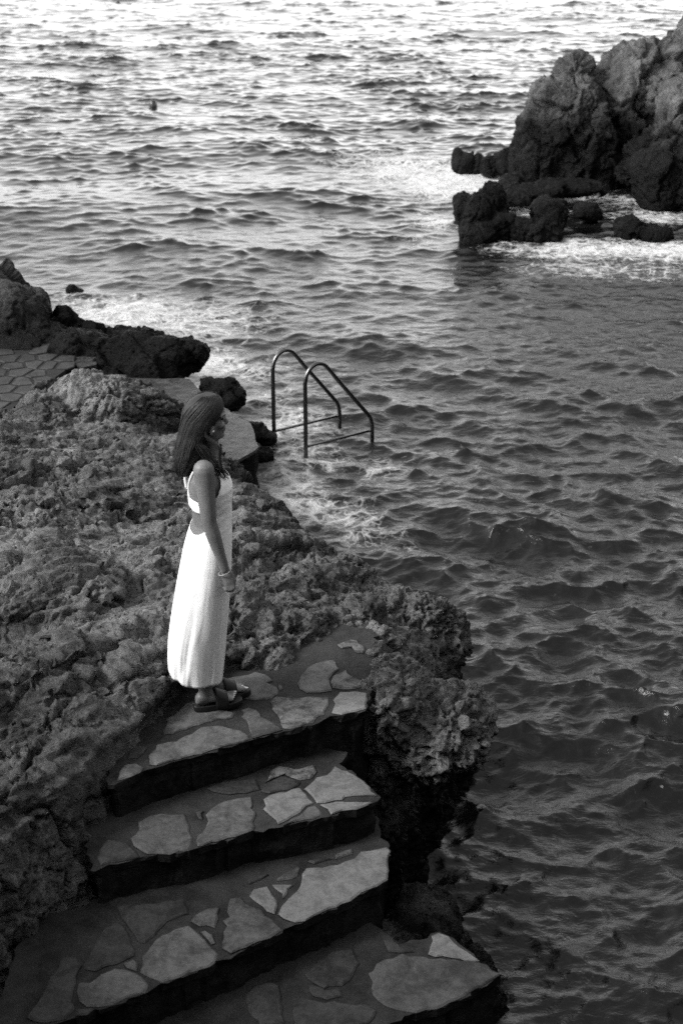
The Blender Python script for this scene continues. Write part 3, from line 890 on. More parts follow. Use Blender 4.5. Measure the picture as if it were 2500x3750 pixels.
# the cliff and path the photographer stands on, behind and below the camera; unseen, height and left arm shaped for shade
def back_cliff():
    prof = np.array([(2.1, -0.6), (1.9, 1.2), (1.3, 2.5), (0.6, 3.4), (-0.9, 3.55), (-1.3, 4.5), (-2.0, 7.2), (-3.4, 10.0), (-6.0, 11.5)])
    n0, n1 = 110, 60
    t = np.linspace(0, len(prof) - 1, n1)
    py = np.interp(t, np.arange(len(prof)), prof[:, 0]); pz = np.interp(t, np.arange(len(prof)), prof[:, 1])
    xs = np.linspace(-14, 9, n0)
    X = np.repeat(xs, n1); Y = np.tile(py, n0) - 0.05 * np.maximum(0, np.abs(X) - 3) + 3.6 * sstep(-2.1, -3.7, X); Z = np.tile(pz, n0)  # left arm added out of view to keep sun off the lower steps
    V = np.stack([X, Y, Z], 1)
    d = fbm(V * 0.5 + 3, 5) * 0.45 * sstep(3.2, 6, Z) + fbm(V * 1.7, 3) * 0.08
    V[:, 1] += d
    idx = np.arange(n0 * n1).reshape(n0, n1)
    F = np.stack([idx[:-1, :-1], idx[1:, :-1], idx[1:, 1:], idx[:-1, 1:]], -1).reshape(-1, 4)
    tag(obj('cliff', mesh_np('cliff', V, F), M['rock_dry']), kind='structure')
back_cliff()

# ------------------------------------------------------------------ paved steps
def densify(poly, step=0.035, jit=0.006, seed=0, closed=True):
    r = np.random.default_rng(seed)
    out = []
    n = len(poly)
    for k in range(n if closed else n - 1):
        a, b = np.asarray(poly[k], float), np.asarray(poly[(k + 1) % n], float)
        m = max(1, int(np.linalg.norm(b - a) / step))
        for j in range(m):
            p = a + (b - a) * j / m
            out.append(p + r.normal(size=2) * jit * (0.4 if j == 0 else 1))
    return out

def ccw(poly):
    a = sum(poly[k][0] * poly[(k + 1) % len(poly)][1] - poly[(k + 1) % len(poly)][0] * poly[k][1] for k in range(len(poly)))
    return poly if a > 0 else poly[::-1]

def paving_stone(poly2, ztop, mat, parent, thick=0.05, bev=0.006, seed=0, step=0.032, jit=0.006, name='paving_stone'):
    poly = ccw(densify(poly2, step, jit, seed))
    r = np.random.default_rng(seed + 99)
    P2 = np.array(poly); c = P2.mean(0)
    n = len(poly)
    tilt = r.normal(size=2) * 0.010
    def zz(p): return ztop + (p - c) @ tilt
    inner = c + (P2 - c) * (1 - bev * 1.6 / np.maximum(np.linalg.norm(P2 - c, axis=1), 0.03))[:, None]
    V = [(*p, zz(p) - thick) for p in P2] + [(*p, zz(p) - bev) for p in P2] + [(*p, zz(p)) for p in inner]
    F = []
    for k in range(n):
        j = (k + 1) % n
        F.append((k, j, n + j, n + k)); F.append((n + k, n + j, 2 * n + j, 2 * n + k))
    F.append(tuple(2 * n + k for k in range(n)))
    me = mesh_np(name, V, F, False)
    o = obj(name, me, mat, parent)
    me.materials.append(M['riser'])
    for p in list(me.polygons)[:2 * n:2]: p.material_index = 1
    return o

def step_body(name, outline_px, z, zbot, parent, seed):
    poly = [P(u, v, z)[:2] for (u, v) in outline_px]
    poly = ccw(densify(poly, 0.03, 0.008, seed))
    poly = [np.array(p) + 0.012 * fbm(np.array([[p[0] * 6, p[1] * 6, seed]]), 2)[0] for p in poly]
    P2 = np.array(poly); n = len(P2); c = P2.mean(0)
    layers = [z - 0.010, z - 0.028, z - 0.06, z - 0.10, z - 0.14, z - 0.20, z - 0.3, z - 0.5, zbot]
    V = []
    for li, zl in enumerate(layers):
        p3 = np.stack([P2[:, 0], P2[:, 1], np.full(n, zl)], 1)
        nz = fbm(p3 * 9, 3) * (0.0 if li == 0 else 0.022)
        out = (P2 - c); out /= np.linalg.norm(out, axis=1)[:, None]
        q = P2 + out * (nz - (0.0 if li == 0 else 0.006 if li == 1 else 0.03))[:, None]
        V += [(q[k, 0], q[k, 1], zl + (fbm(p3[k:k+1] * 6, 2)[0] * 0.004 if li == 0 else 0)) for k in range(n)]
    F = []
    for li in range(len(layers) - 1):
        for k in range(n):
            j = (k + 1) % n
            F.append(((li + 1) * n + k, (li + 1) * n + j, li * n + j, li * n + k))
    F.append(tuple(range(n)))
    me = mesh_np(name, V, F, False)
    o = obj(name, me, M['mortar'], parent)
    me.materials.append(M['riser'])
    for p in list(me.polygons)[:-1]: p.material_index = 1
    return o

def zm(x0, y0, s, pts): return [(x0 + x * s, y0 + y * s) for (x, y) in pts]
zA = lambda pts: zm(380, 2380, 0.5, pts)
zB = lambda pts: zm(1000, 2300, 0.5, pts)
zC = lambda pts: zm(300, 2740, 0.5, pts)
zD = lambda pts: zm(800, 2700, 0.5, pts)
zE = lambda pts: zm(0, 3100, 0.5, pts)
zF = lambda pts: zm(600, 3100, 0.5, pts)
zG = lambda pts: zm(1100, 3100, 0.5, pts)

ZL = [1.40, 1.20, 1.00, 0.79]
stairs = empty('stone_stairs', P(900, 3000, 1.2))
tag(stairs, 'crazy-paved stone steps curving down the rock below the woman', 'stairs')

landing = step_body('step', zA([(40, 975), (180, 930), (300, 872), (390, 850), (560, 795), (720, 755), (900, 700), (1085, 648), (1305, 590), (1450, 550)]) +
                    zB([(300, 695), (430, 632), (500, 632), (680, 590), (700, 530), (720, 420), (775, 300), (800, 180), (740, 0), (400, -60), (150, 30), (-150, 100)]) +
                    zA([(700, 110), (430, 280), (280, 430), (130, 600), (20, 750)]), ZL[0], 0.2, stairs, 1)
L_ST = [(zA([(455, 500), (540, 450), (600, 380), (680, 365), (760, 400), (860, 420), (955, 455), (950, 490), (840, 500), (700, 540), (560, 585), (445, 610)]), 'stone_mid'),
        (zA([(330, 770), (390, 690), (530, 670), (640, 610), (720, 555), (860, 545), (1000, 580), (1060, 615), (1065, 645), (960, 685), (870, 697), (720, 750), (560, 790), (380, 845), (335, 835)]), 'stone_mid'),
        (zA([(95, 945), (110, 885), (150, 835), (240, 825), (295, 855), (270, 890), (190, 922)]), 'stone_mid'),
        (zA([(175, 785), (215, 705), (270, 695), (320, 705), (280, 750), (245, 790)]), 'stone_dim'),
        (zA([(800, 225), (1000, 190), (1110, 155), (1180, 175), (1235, 220), (1205, 232), (1265, 265), (1270, 315), (1190, 355), (1050, 355), (980, 345), (860, 330)]), 'stone_mid'),
        (zA([(1010, 430), (1050, 415), (1110, 430), (1190, 500), (1250, 540), (1305, 580), (1230, 608), (1090, 642), (1075, 610), (1060, 570)]), 'stone_mid'),
        (zB([(-25, 530), (20, 497), (200, 505), (400, 500), (400, 560), (375, 625), (300, 685), (245, 692), (130, 732), (75, 727), (45, 650), (0, 590)]), 'stone_mottled'),
        (zB([(430, 612), (440, 520), (490, 465), (600, 458), (685, 470), (690, 520), (680, 582), (610, 604), (500, 627)]), 'stone_bright'),
        (zB([(180, 400), (200, 340), (250, 285), (330, 245), (445, 225), (480, 290), (435, 335), (412, 395), (432, 450), (350, 462), (245, 468), (200, 440)]), 'stone_mid'),
        (zB([(445, 345), (530, 300), (570, 345), (640, 375), (665, 415), (600, 435), (510, 440), (442, 432), (425, 390)]), 'stone_mottled'),
        (zB([(35, 420), (60, 410), (75, 435), (50, 447)]), 'stone_mid'),
        (zB([(470, 115), (560, 75), (610, 85), (670, 145), (655, 178), (605, 168), (580, 130), (500, 140)]), 'stone_mottled')]
s2 = step_body('step', zC([(60, 880), (400, 795), (440, 785), (700, 750), (850, 720), (1130, 645), (1255, 600), (1420, 575)]) + zD([(440, 650), (640, 600), (830, 563), (1120, 472), (1178, 424), (1070, 308), (870, 185), (950, 100), (700, 60)]) +
               zC([(1000, 60), (500, 200), (80, 420), (20, 700)]), ZL[1], 0.0, stairs, 2)
S_ST = [(zC([(355, 655), (420, 590), (410, 540), (490, 490), (580, 475), (755, 475), (775, 520), (795, 560), (805, 640), (810, 700), (790, 738), (640, 768), (540, 765), (440, 748), (380, 710)]), 'stone_mid'),
        (zC([(845, 715), (850, 640), (900, 580), (925, 530), (905, 480), (940, 440), (1050, 380), (1240, 350), (1255, 400), (1255, 595), (1130, 640), (1000, 670), (890, 708)]), 'stone_mid'),
        (zD([(325, 520), (350, 490), (330, 450), (370, 415), (490, 395), (540, 370), (595, 365), (640, 410), (702, 476), (640, 497), (597, 543), (510, 597), (440, 635), (420, 600), (380, 570)]), 'stone_bright'),
        (zD([(480, 643), (520, 606), (620, 541), (652, 505), (710, 490), (760, 565), (640, 595)]), 'stone_mid'),
        (zD([(640, 385), (622, 370), (680, 325), (720, 290), (800, 265), (860, 205), (940, 240), (1000, 270), (1060, 310), (1110, 360), (1165, 420), (1100, 420), (1020, 420), (930, 430), (900, 448), (720, 475)]), 'stone_bright'),
        (zD([(745, 492), (900, 463), (1120, 467), (1100, 482), (960, 523), (830, 561)]), 'stone_bright'),
        (zD([(310, 390), (335, 335), (460, 275), (540, 295), (605, 312), (588, 342), (520, 375), (360, 405)]), 'stone_dim'),
        (zC([(910, 290), (1080, 240), (1270, 220), (1300, 300), (1150, 320), (1030, 325)]), 'stone_dim'),
        (zD([(345, 325), (380, 240), (430, 205), (560, 230), (700, 200), (720, 245), (680, 290), (600, 305), (480, 262)]), 'stone_mottled'),
        (zC([(110, 800), (150, 700), (200, 660), (330, 690), (400, 755), (425, 785), (300, 815), (140, 848)]), 'stone_dim'),
        (zC([(830, 460), (890, 450), (880, 515), (850, 510)]), 'stone_dim')]
s3 = step_body('step', zE([(60, 1420), (300, 1310), (560, 1235), (740, 1175), (830, 1150), (1080, 1055), (1200, 990), (1450, 900)]) + zF([(270, 875), (430, 815), (600, 745), (860, 615)]) +
               zD([(480, 1385), (560, 1358), (800, 1258), (1100, 1108), (1243, 1036), (1240, 788), (1180, 720), (1150, 560), (800, 640), (300, 760)]) + zC([(700, 900), (300, 1000), (0, 1150)]) + zE([(200, 500), (60, 900), (-40, 1200)]), ZL[2], -0.4, stairs, 3)
T_ST = [(zD([(1236, 792), (1240, 1032), (1100, 1102), (960, 1193), (800, 1252), (700, 1303), (560, 1352), (480, 1327), (440, 1295), (460, 1235), (520, 1180), (580, 1120), (610, 1040), (640, 955), (760, 945), (880, 930), (1000, 880), (1050, 825)]), 'stone_bright'),
        (zD([(395, 1075), (545, 1075), (475, 1170)]), 'stone_bright'),
        (zD([(230, 1155), (260, 1105), (350, 1085), (400, 1150), (435, 1220), (405, 1285), (320, 1230)]), 'stone_bright'),
        (zD([(425, 1030), (480, 995), (590, 935), (600, 950), (585, 1010), (540, 1030), (440, 1045)]), 'stone_mid'),
        (zD([(850, 855), (985, 812), (980, 850), (860, 885)]), 'stone_mid'), (zD([(650, 905), (780, 865), (830, 890), (700, 920)]), 'stone_dim'),
        (zF([(470, 470), (490, 370), (560, 365), (640, 430), (720, 455), (790, 525), (860, 607), (780, 662), (690, 693), (600, 733), (500, 772), (430, 745), (440, 620)]), 'stone_mid'),
        (zF([(200, 540), (240, 490), (330, 450), (410, 440), (400, 520), (370, 585), (260, 575)]), 'stone_mid'),
        (zE([(1025, 910), (1050, 800), (1140, 680), (1280, 600), (1380, 575), (1450, 625), (1500, 680), (1550, 730), (1595, 780), (1570, 845), (1450, 893), (1300, 953), (1190, 988), (1130, 960), (1060, 935)]), 'stone_mid'),
        (zE([(1468, 620), (1500, 605), (1560, 640), (1575, 700), (1553, 715), (1510, 665)]), 'stone_mid'),
        (zE([(560, 1060), (575, 1000), (650, 1000), (740, 930), (840, 890), (920, 895), (1040, 945), (1085, 1010), (1060, 1062), (940, 1098), (820, 1148), (740, 1165), (640, 1165), (580, 1130)]), 'stone_mid'),
        (zE([(910, 845), (980, 820), (1010, 850), (1000, 910), (930, 880)]), 'stone_mid'),
        (zE([(860, 440), (900, 430), (1120, 410), (1350, 375), (1385, 480), (1230, 540), (1130, 640), (1060, 700), (1020, 700), (950, 600)]), 'stone_dim'),
        (zE([(620, 890), (690, 720), (760, 590), (850, 540), (930, 620), (1000, 740), (980, 790), (860, 850), (700, 900)]), 'stone_dim'),
        (zE([(200, 1250), (350, 1000), (470, 800), (560, 800), (600, 870), (560, 950), (530, 1080), (545, 1180), (480, 1255), (300, 1285)]), 'stone_dim'),
        (zE([(555, 1190), (620, 1180), (700, 1178), (640, 1222), (560, 1225)]), 'stone_dim'),
        (zD([(210, 1040), (330, 995), (370, 1000), (300, 1040), (230, 1070)]), 'stone_dim')]
s4 = step_body('step', zG([(-500, 1640), (200, 1480), (620, 1305), (760, 1230), (1050, 1160), (1340, 1020), (1475, 930), (1310, 838), (1150, 700), (1020, 612), (930, 660), (700, 690), (600, 620), (400, 480), (100, 500)]) +
               zF([(800, 700), (500, 900), (0, 1100), (-500, 1400)]), ZL[3], -0.5, stairs, 4)
Q_ST = [(zG([(560, 850), (740, 785), (900, 805), (1130, 825), (1310, 845), (1465, 930), (1340, 1013), (1200, 1093), (1040, 1158), (850, 1212), (700, 1180), (580, 1130), (520, 1040), (500, 930)]), 'stone_mid'),
        (zG([(960, 650), (1010, 625), (1080, 650), (1130, 700), (1230, 770), (1305, 828), (1220, 835), (1100, 805), (935, 785), (950, 720)]), 'stone_bright'),
        (zF([(1030, 930), (1090, 870), (1220, 770), (1380, 740), (1430, 850), (1360, 970), (1290, 1010), (1180, 1030), (1110, 1000)]), 'stone_dim'),
        (zF([(600, 1080), (650, 1020), (800, 990), (835, 1010), (850, 1080), (870, 1180), (890, 1290), (700, 1310), (620, 1200)]), 'stone_dim'),
        (zF([(940, 1110), (1100, 1120), (1300, 1145), (1480, 1150), (1560, 1200), (1500, 1290), (1250, 1340), (940, 1330)]), 'stone_dim'),
        (zG([(610, 680), (700, 700), (740, 745), (830, 770), (740, 772), (640, 760)]), 'stone_dim'),
        (zF([(1060, 1010), (1180, 1050), (1290, 1040), (1310, 1090), (1200, 1115), (1090, 1090)]), 'stone_dim')]
sd = 10
for body, lst, z in ((landing, L_ST, ZL[0]), (s2, S_ST, ZL[1]), (s3, T_ST, ZL[2]), (s4, Q_ST, ZL[3])):
    for (px, mname) in lst:
        sd += 1
        paving_stone([P(u, v, z)[:2] for (u, v) in px], z, M[mname], body, seed=sd)

# ------------------------------------------------------------------ terrace, slabs
def clip_half(poly, p, n):
    out = []
    for k in range(len(poly)):
        a, b = poly[k], poly[(k + 1) % len(poly)]
        da, db = (a - p) @ n, (b - p) @ n
        if da <= 0: out.append(a)
        if (da < 0 < db) or (db < 0 < da): out.append(a + (b - a) * da / (da - db))
    return out

TZ = 0.52
ter_poly = [P(u, v, TZ)[:2] for (u, v) in [(-420, 1560), (-380, 1285), (0, 1280), (110, 1275), (245, 1283), (262, 1335), (200, 1380), (90, 1460), (0, 1520), (-200, 1560)]]
mb = MB()
tp = ccw([tuple(p) for p in ter_poly]); n = len(tp)
mb.add([(*p, TZ - 0.012) for p in tp] + [(*p, 0.0) for p in tp], [tuple(range(n))] + [(n + k, n + (k + 1) % n, (k + 1) % n, k) for k in range(n)])
terrace = obj('terrace', mb.mesh('terrace', False), M['terrace_mortar'])
tag(terrace, kind='structure')
seeds = []
r = np.random.default_rng(21)
for i in range(15):
    for j in range(10):
        seeds.append(np.array([-5.0 + i * 0.205 + (0.10 if j % 2 else 0) + r.normal() * 0.028, 12.55 + j * 0.255 + r.normal() * 0.035]))
seeds = np.array(seeds)
cnt = 0
for k, c in enumerate(seeds):
    if poly_sd(ter_poly, np.array([c[0]]), np.array([c[1]]))[0] > -0.03: continue
    cell = [c + np.array(q) for q in ((-1, -1), (1, -1), (1, 1), (-1, 1))]
    for j, o2 in enumerate(seeds):
        if j == k: continue
        dv = o2 - c; L = np.linalg.norm(dv)
        if L > 1.2: continue
        cell = clip_half(cell, c + dv * 0.5 - dv / L * 0.017, dv / L)
        if len(cell) < 3: break
    if len(cell) < 3: continue
    paving_stone([tuple(p) for p in cell], TZ, M['terrace_stone'], terrace, 0.04, 0.008, 200 + k, 0.12, 0.004)
    cnt += 1

def slab(name, px, z, zb, label, mat_top, group=None):
    poly = ccw(densify([P(u, v, z)[:2] for (u, v) in px], 0.12, 0.012, 5))
    n = len(poly); P2 = np.array(poly)
    root = empty(name, (*P2.mean(0), zb))
    tag(root, label, 'platform', group)
    mb = MB(); mb.add([(*p, z) for p in poly] + [(*p, z - 0.03) for p in poly], [tuple(range(n))] + [(n + k, n + (k + 1) % n, (k + 1) % n, k) for k in range(n)])
    obj('deck', mb.mesh('deck', False), mat_top, root)
    mb = MB()
    rl = []
    for i, zl in enumerate(np.linspace(z - 0.031, zb, 12)):
        p3 = np.stack([P2[:, 0], P2[:, 1], np.full(n, zl)], 1)
        c = P2.mean(0); o_ = P2 - c; o_ /= np.linalg.norm(o_, axis=1)[:, None]
        rl.append(np.hstack([P2 + o_ * (fbm(p3 * 5, 3) * 0.06 - 0.02)[:, None], p3[:, 2:]]))
    rings(mb, [list(q) for q in rl], True)
    obj('side', mb.mesh('side', False), M['concrete_side'], root)
slab('concrete_platform', [(440, 1383), (560, 1386), (695, 1387), (742, 1438), (790, 1475), (880, 1527), (920, 1550), (935, 1590), (947, 1635), (905, 1668), (868, 1688), (780, 1680), (640, 1530), (500, 1470)], 0.42, -0.3,
     'wet grey concrete bathing platform with black sides behind the woman', M['concrete_wet'])
slab('concrete_platform', [(236, 1291), (300, 1291), (362, 1302), (352, 1336), (300, 1346), (246, 1322)], 0.50, 0.0,
     'small pale wet slab between the paved terrace and the black ledge', M['concrete_wet'])

# ------------------------------------------------------------------ ladder
def ladder():
    a0 = P(1120, 1672, 0.0); a1 = P(1362, 1610, 0.0); b0 = P(1004, 1615, 0.0)
    root = empty('swim_ladder', (a0 + b0) / 2)
    tag(root, 'steel handrails of a bathing ladder standing in the foam', 'ladder')
    for base, far in ((a0, a1), (b0, b0 + (a1 - a0))):
        d = far - base
        def q(t, z): return base + d * t + np.array([0, 0, z])
        pts = [q(0, -0.4), q(0, 0.3), q(0, 0.70)]
        arch = [q(0.0, 0.76), q(0.025, 0.84), q(0.09, 0.905), q(0.18, 0.93), q(0.27, 0.91), q(0.35, 0.845)]
        pts += spline(arch, 5)
        pts += spline([q(0.5, 0.695), q(0.9, 0.315), q(0.965, 0.245), q(0.995, 0.16), q(1.0, 0.06)], 5)
        pts += [q(1.0, -0.4)]
        mb = MB(); tube(mb, pts, 0.0205, 14)
        h = obj('handrail', mb.mesh('handrail'), M['steel'], root)
        mb = MB(); tube(mb, [q(0.02, 0.105), q(0.98, 0.105)], 0.0135, 10)
        obj('crossbar', mb.mesh('crossbar'), M['steel'], h)
        for ta, tb in ((0.02, 0.045), (0.955, 0.98)):
            mb = MB(); tube(mb, [q(ta, 0.104), q(tb, 0.104)], 0.015, 10)
            obj('joint', mb.mesh('joint'), M['steel'], h)
ladder()

# ------------------------------------------------------------------ the woman
Y0 = 6.12
YAW = math.radians(14)
FW = np.array([math.cos(YAW), math.sin(YAW), 0.0]); SD = np.array([-math.sin(YAW), math.cos(YAW), 0.0])
PX = lambda v: (W(1250 + 100, v, Y0)[0]) / 100.0            # metres per photo pixel at her distance

def ring_at(v, uL, uR, b, n=40, power=2.0, off=0.0):
    c = W((uL + uR) / 2, v, Y0)
    w = (uR - uL) / 2 * PX(v) + off
    b = b + off
    a = math.sqrt(max(w * w - (b * math.sin(YAW)) ** 2, 0.0004)) / math.cos(YAW)
    out = []
    for j in range(n):
        t = 2 * math.pi * j / n
        ct, st = math.cos(t), math.sin(t)
        ex = 2.0 / power
        out.append(c + FW * a * math.copysign(abs(ct) ** ex, ct) + SD * b * math.copysign(abs(st) ** ex, st))
    return out

def limb(mb, pts, rad, n=16):
    tube(mb, pts, rad, n)
    ico(mb, pts[0], rad[0], 2); ico(mb, pts[-1], rad[-1], 2)

def foot_frame(heel, toe):
    d = toe - heel; d[2] = 0; L = np.linalg.norm(d); d /= L
    return heel, d, np.array([-d[1], d[0], 0.0]), L

SOLE = 0.032
GZ = ZL[0] + 0.004
near_heel = P(716, 2602, GZ); near_toe = P(880, 2574, GZ)
far_toe = P(911, 2538, GZ); far_heel = far_toe - (near_toe - near_heel)
person = empty('person', ((near_heel + far_toe) / 2) * np.array([1, 1, 0]) + np.array([0, 0, GZ]))
tag(person, 'woman in a long white sundress and black sandals looking out to sea', 'person')

def build_body():
    mb = MB()
    tor = [(2140, 680, 815, .13), (2090, 674, 832, .165), (2030, 674, 838, .170), (1965, 690, 836, .150), (1905, 704, 826, .122), (1860, 700, 826, .124), (1815, 691, 836, .132),
           (1775, 683, 836, .142), (1745, 681, 822, .150), (1720, 688, 806, .150), (1700, 700, 792, .125), (1684, 716, 786, .08), (1668, 730, 784, .055)]
    rings(mb, [ring_at(v, l, r_, b) for (v, l, r_, b) in tor])
    # breasts
    for s in (-1, 1):
        ico(mb, W(800, 1774, Y0) + SD * 0.062 * s, (0.048, 0.055, 0.060), 2)
    # neck
    limb(mb, [W(752, 1690, Y0), W(758, 1650, Y0), W(764, 1600, Y0)], [.052, .047, .048])
    # head
    hd = [(1448, 738, 780, .030), (1455, 715, 797, .050), (1468, 696, 808, .064), (1485, 684, 818, .072), (1505, 678, 824, .076), (1525, 678, 822, .075), (1540, 682, 821, .072), (1556, 692, 822, .068),
          (1570, 704, 820, .062), (1584, 722, 818, .053), (1596, 748, 816, .042), (1604, 768, 810, .028)]
    rings(mb, [ring_at(v, l, r_, b, 32) for (v, l, r_, b) in hd])
    tube(mb, [W(818, 1522, Y0), W(824, 1532, Y0), W(830, 1545, Y0), W(828, 1552, Y0)], [.007, .009, .0125, .009], 8)
    ico(mb, W(820, 1551, Y0), (.012, .017, .008), 2)
    ico(mb, W(818, 1565, Y0), (.014, .022, .006), 2); ico(mb, W(817, 1574, Y0), (.014, .020, .0065), 2)
    ico(mb, W(812, 1592, Y0), (.016, .02, .014), 2)
    for s in (-1, 1):
        ico(mb, W(810, 1515, Y0) + SD * 0.03 * s, (.017, .028, .008), 2)       # brow
        ico(mb, W(806, 1548, Y0) + SD * 0.036 * s, (.02, .02, .018), 2)        # cheek
        ico(mb, W(764, 1556, Y0) + SD * 0.076 * s, (.018, .007, .030), 2)      # ear
    # arms
    ns = W(746, 1722, Y0 - .150); ne = W(766, 1912, Y0 - .185); nw = W(823, 2084, Y0 - .195)
    limb(mb, [ns, ns * .75 + ne * .25, ns * .4 + ne * .6, ne, ne * .72 + nw * .28, ne * .3 + nw * .7, nw], [.050, .045, .0415, .034, .0345, .0265, .022])
    fs = W(742, 1716, Y0 + .150); fe = W(758, 1900, Y0 + .19); fw = W(792, 2060, Y0 + .18)
    limb(mb, [fs, fs * .75 + fe * .25, fs * .4 + fe * .6, fe, fe * .72 + fw * .28, fw], [.050, .045, .0415, .034, .0345, .022])
    for (w_, yo, sgn) in ((nw, -.195, -1), (fw, .18, 1)):
        base = w_ - nw
        def h(u, v, dy): return W(u, v, Y0 - .195) + base + np.array([0, -sgn * dy, 0]) * (1 if sgn < 0 else 1)
        # palm
        tube(mb, [h(823, 2084, 0), h(832, 2104, 0), h(842, 2130, 0.0), h(845, 2138, 0)], [.021, .030, .033, .028], 12, True, 0.55)
        # fingers: knuckle, middle joint, tip curled under
        for k, (u0, v0, ln) in enumerate(((857, 2130, 1.0), (849, 2135, 1.08), (839, 2138, 1.0), (829, 2138, .82))):
            k0 = h(u0 - 2, v0 - 4, -0.004); k1 = h(u0 + 2, v0 + 20 * ln, -0.012); k2 = h(u0 - 4, v0 + 31 * ln, 0.008); k3 = h(u0 - 11, v0 + 24 * ln, 0.020)
            limb(mb, [k0, k1, k2, k3], [.0088, .0082, .0076, .0066], 8)
        limb(mb, [h(838, 2100, .004), h(853, 2118, .012), h(858, 2136, .016), h(856, 2150, .018)], [.012, .0105, .009, .0075], 8)
    # legs and feet
    for heel, toe, s in ((near_heel, near_toe, -1), (far_heel, far_toe, 1)):
        c, d, sd_, L = foot_frame(heel.copy(), toe.copy())
        c = c + np.array([0, 0, SOLE])
        ank = c + d * 0.055 + np.array([0, 0, 0.085])
        hip = W(752, 2050, Y0) + SD * 0.085 * s
        knee = hip * 0.5 + ank * 0.5 + FW * 0.015
        limb(mb, [hip, hip * .6 + knee * .4, knee, knee * .7 + ank * .3 - d * 0.012, knee * .25 + ank * .75, ank, ank - np.array([0, 0, 0.045])], [.085, .072, .052, .050, .037, .034, .032])
        Lf = L - 0.012
        prof = [(0.01, .016, .018, .024), (.05, .026, .028, .030), (.14, .030, .036, .038), (.28, .031, .040, .043), (.45, .034, .034, .036), (.62, .040, .024, .025), (.76, .043, .017, .018), (.86, .040, .012, .0125)]
        rl = []
        for (t, hw, hh, zc) in prof:
            q = c + d * (Lf * t) + np.array([0, 0, zc])
            rl.append([q + sd_ * hw * math.cos(2 * math.pi * j / 16) + np.array([0, 0, 1]) * hh * math.sin(2 * math.pi * j / 16) for j in range(16)])
        rings(mb, rl)
        for k in range(5):
            w_ = (-0.030 + 0.0155 * k) * (1 if s > 0 else 1)
            inner = k if s < 0 else 4 - k           # big toe on the inner side (towards +side for the near, right foot)
            ln = [0.86, 0.90, 0.94, 0.97, 1.0][inner]; rd = [.0075, .008, .0085, .009, .0125][inner]
            limb(mb, [c + d * Lf * .80 + sd_ * w_ + np.array([0, 0, .013]), c + d * Lf * (ln - .035) + sd_ * w_ + np.array([0, 0, .011])], [rd, rd], 8)
    me = remesh(mb.mesh('body'), 0.0055, 5, 0.5)
    return obj('body', me, M['skin'], person)
build_body()

# eyes and brows
for s in (-1, 1):
    mb = MB(); ico(mb, W(813, 1526, Y0) + SD * 0.031 * s, (.0065, .010, .0048), 2, (0, 0, YAW)); obj('eye', mb.mesh('eye'), M['eye'], person)
    mb = MB(); tube(mb, [W(824, 1514, Y0) + SD * .012 * s, W(821, 1510, Y0) + SD * .030 * s, W(808, 1513, Y0) + SD * .052 * s], [.003, .0035, .002], 6); obj('eyebrow', mb.mesh('eyebrow'), M['hair'], person)

# toe nails
def toenails():
    for heel, toe, s in ((near_heel, near_toe, -1), (far_heel, far_toe, 1)):
        c, d, sd_, L = foot_frame(heel.copy(), toe.copy()); c = c + np.array([0, 0, SOLE]); Lf = L - .012
        mb = MB()
        for k in range(5):
            inner = k if s < 0 else 4 - k
            ln = [0.86, 0.90, 0.94, 0.97, 1.0][inner]; rd = [.0075, .008, .0085, .009, .0125][inner]
            ico(mb, c + d * Lf * (ln - .03) + sd_ * (-0.030 + 0.0155 * k) + np.array([0, 0, .011 + rd * .75]), (rd * .8, rd * .7, .003), 2)
        obj('toenails', mb.mesh('toenails'), M['nail'], person)
toenails()

def sandals():
    for heel, toe, s in ((near_heel, near_toe, -1), (far_heel, far_toe, 1)):
        c, d, sd_, L = foot_frame(heel.copy(), toe.copy())
        out = []
        for j in range(36):
            t = 2 * math.pi * j / 36
            x = 0.5 - 0.5 * math.cos(t)
            wd = 0.034 + 0.013 * sstep(0.35, 0.75, x) - 0.004 * math.exp(-((x - .45) / .12) ** 2)
            yy = math.copysign(abs(math.sin(t)) ** 0.62, math.sin(t)) * float(wd)
            out.append((c + d * (-0.008 + (L + 0.018) * x) + sd_ * yy, x))
        mb = MB(); rl = []
        for (dz, k) in ((0.0, 0.97), (0.004, 1.0), (SOLE - .006, 1.0), (SOLE, 0.985), (SOLE - 0.003, 0.9)):
            rl.append([(c + d * L / 2) + ((p - (c + d * L / 2)) * k) + np.array([0, 0, dz]) for (p, x) in out])
        rings(mb, rl)
        root = obj('sandal', mb.mesh('sandal'), M['sandal'], person)
        # wide band over the instep
        mb = MB(); rl = []
        for (t, hw, top) in ((.42, .041, .082), (.48, .043, .074), (.56, .045, .064), (.64, .047, .054), (.70, .048, .046)):
            q = c + d * (L * t)
            a = []
            for j in range(15):
                w_ = math.pi * j / 14
                a.append(q + sd_ * hw * math.cos(w_) * (1.02) + np.array([0, 0, 0.010 + (top + SOLE - 0.010) * math.sin(w_) ** 0.75]))
            rl.append(a)
        n = 15; V = [p for r_ in rl for p in r_]
        F = [(k * n + j, k * n + j + 1, (k + 1) * n + j + 1, (k + 1) * n + j) for k in range(len(rl) - 1) for j in range(n - 1)]
        mb.add(V, F)
        me = mb.mesh('instep_band')
        o = obj('instep_band', me, M['sandal'], root)
        sm = o.modifiers.new('solid', 'SOLIDIFY'); sm.thickness = 0.005; sm.offset = 0
sandals()

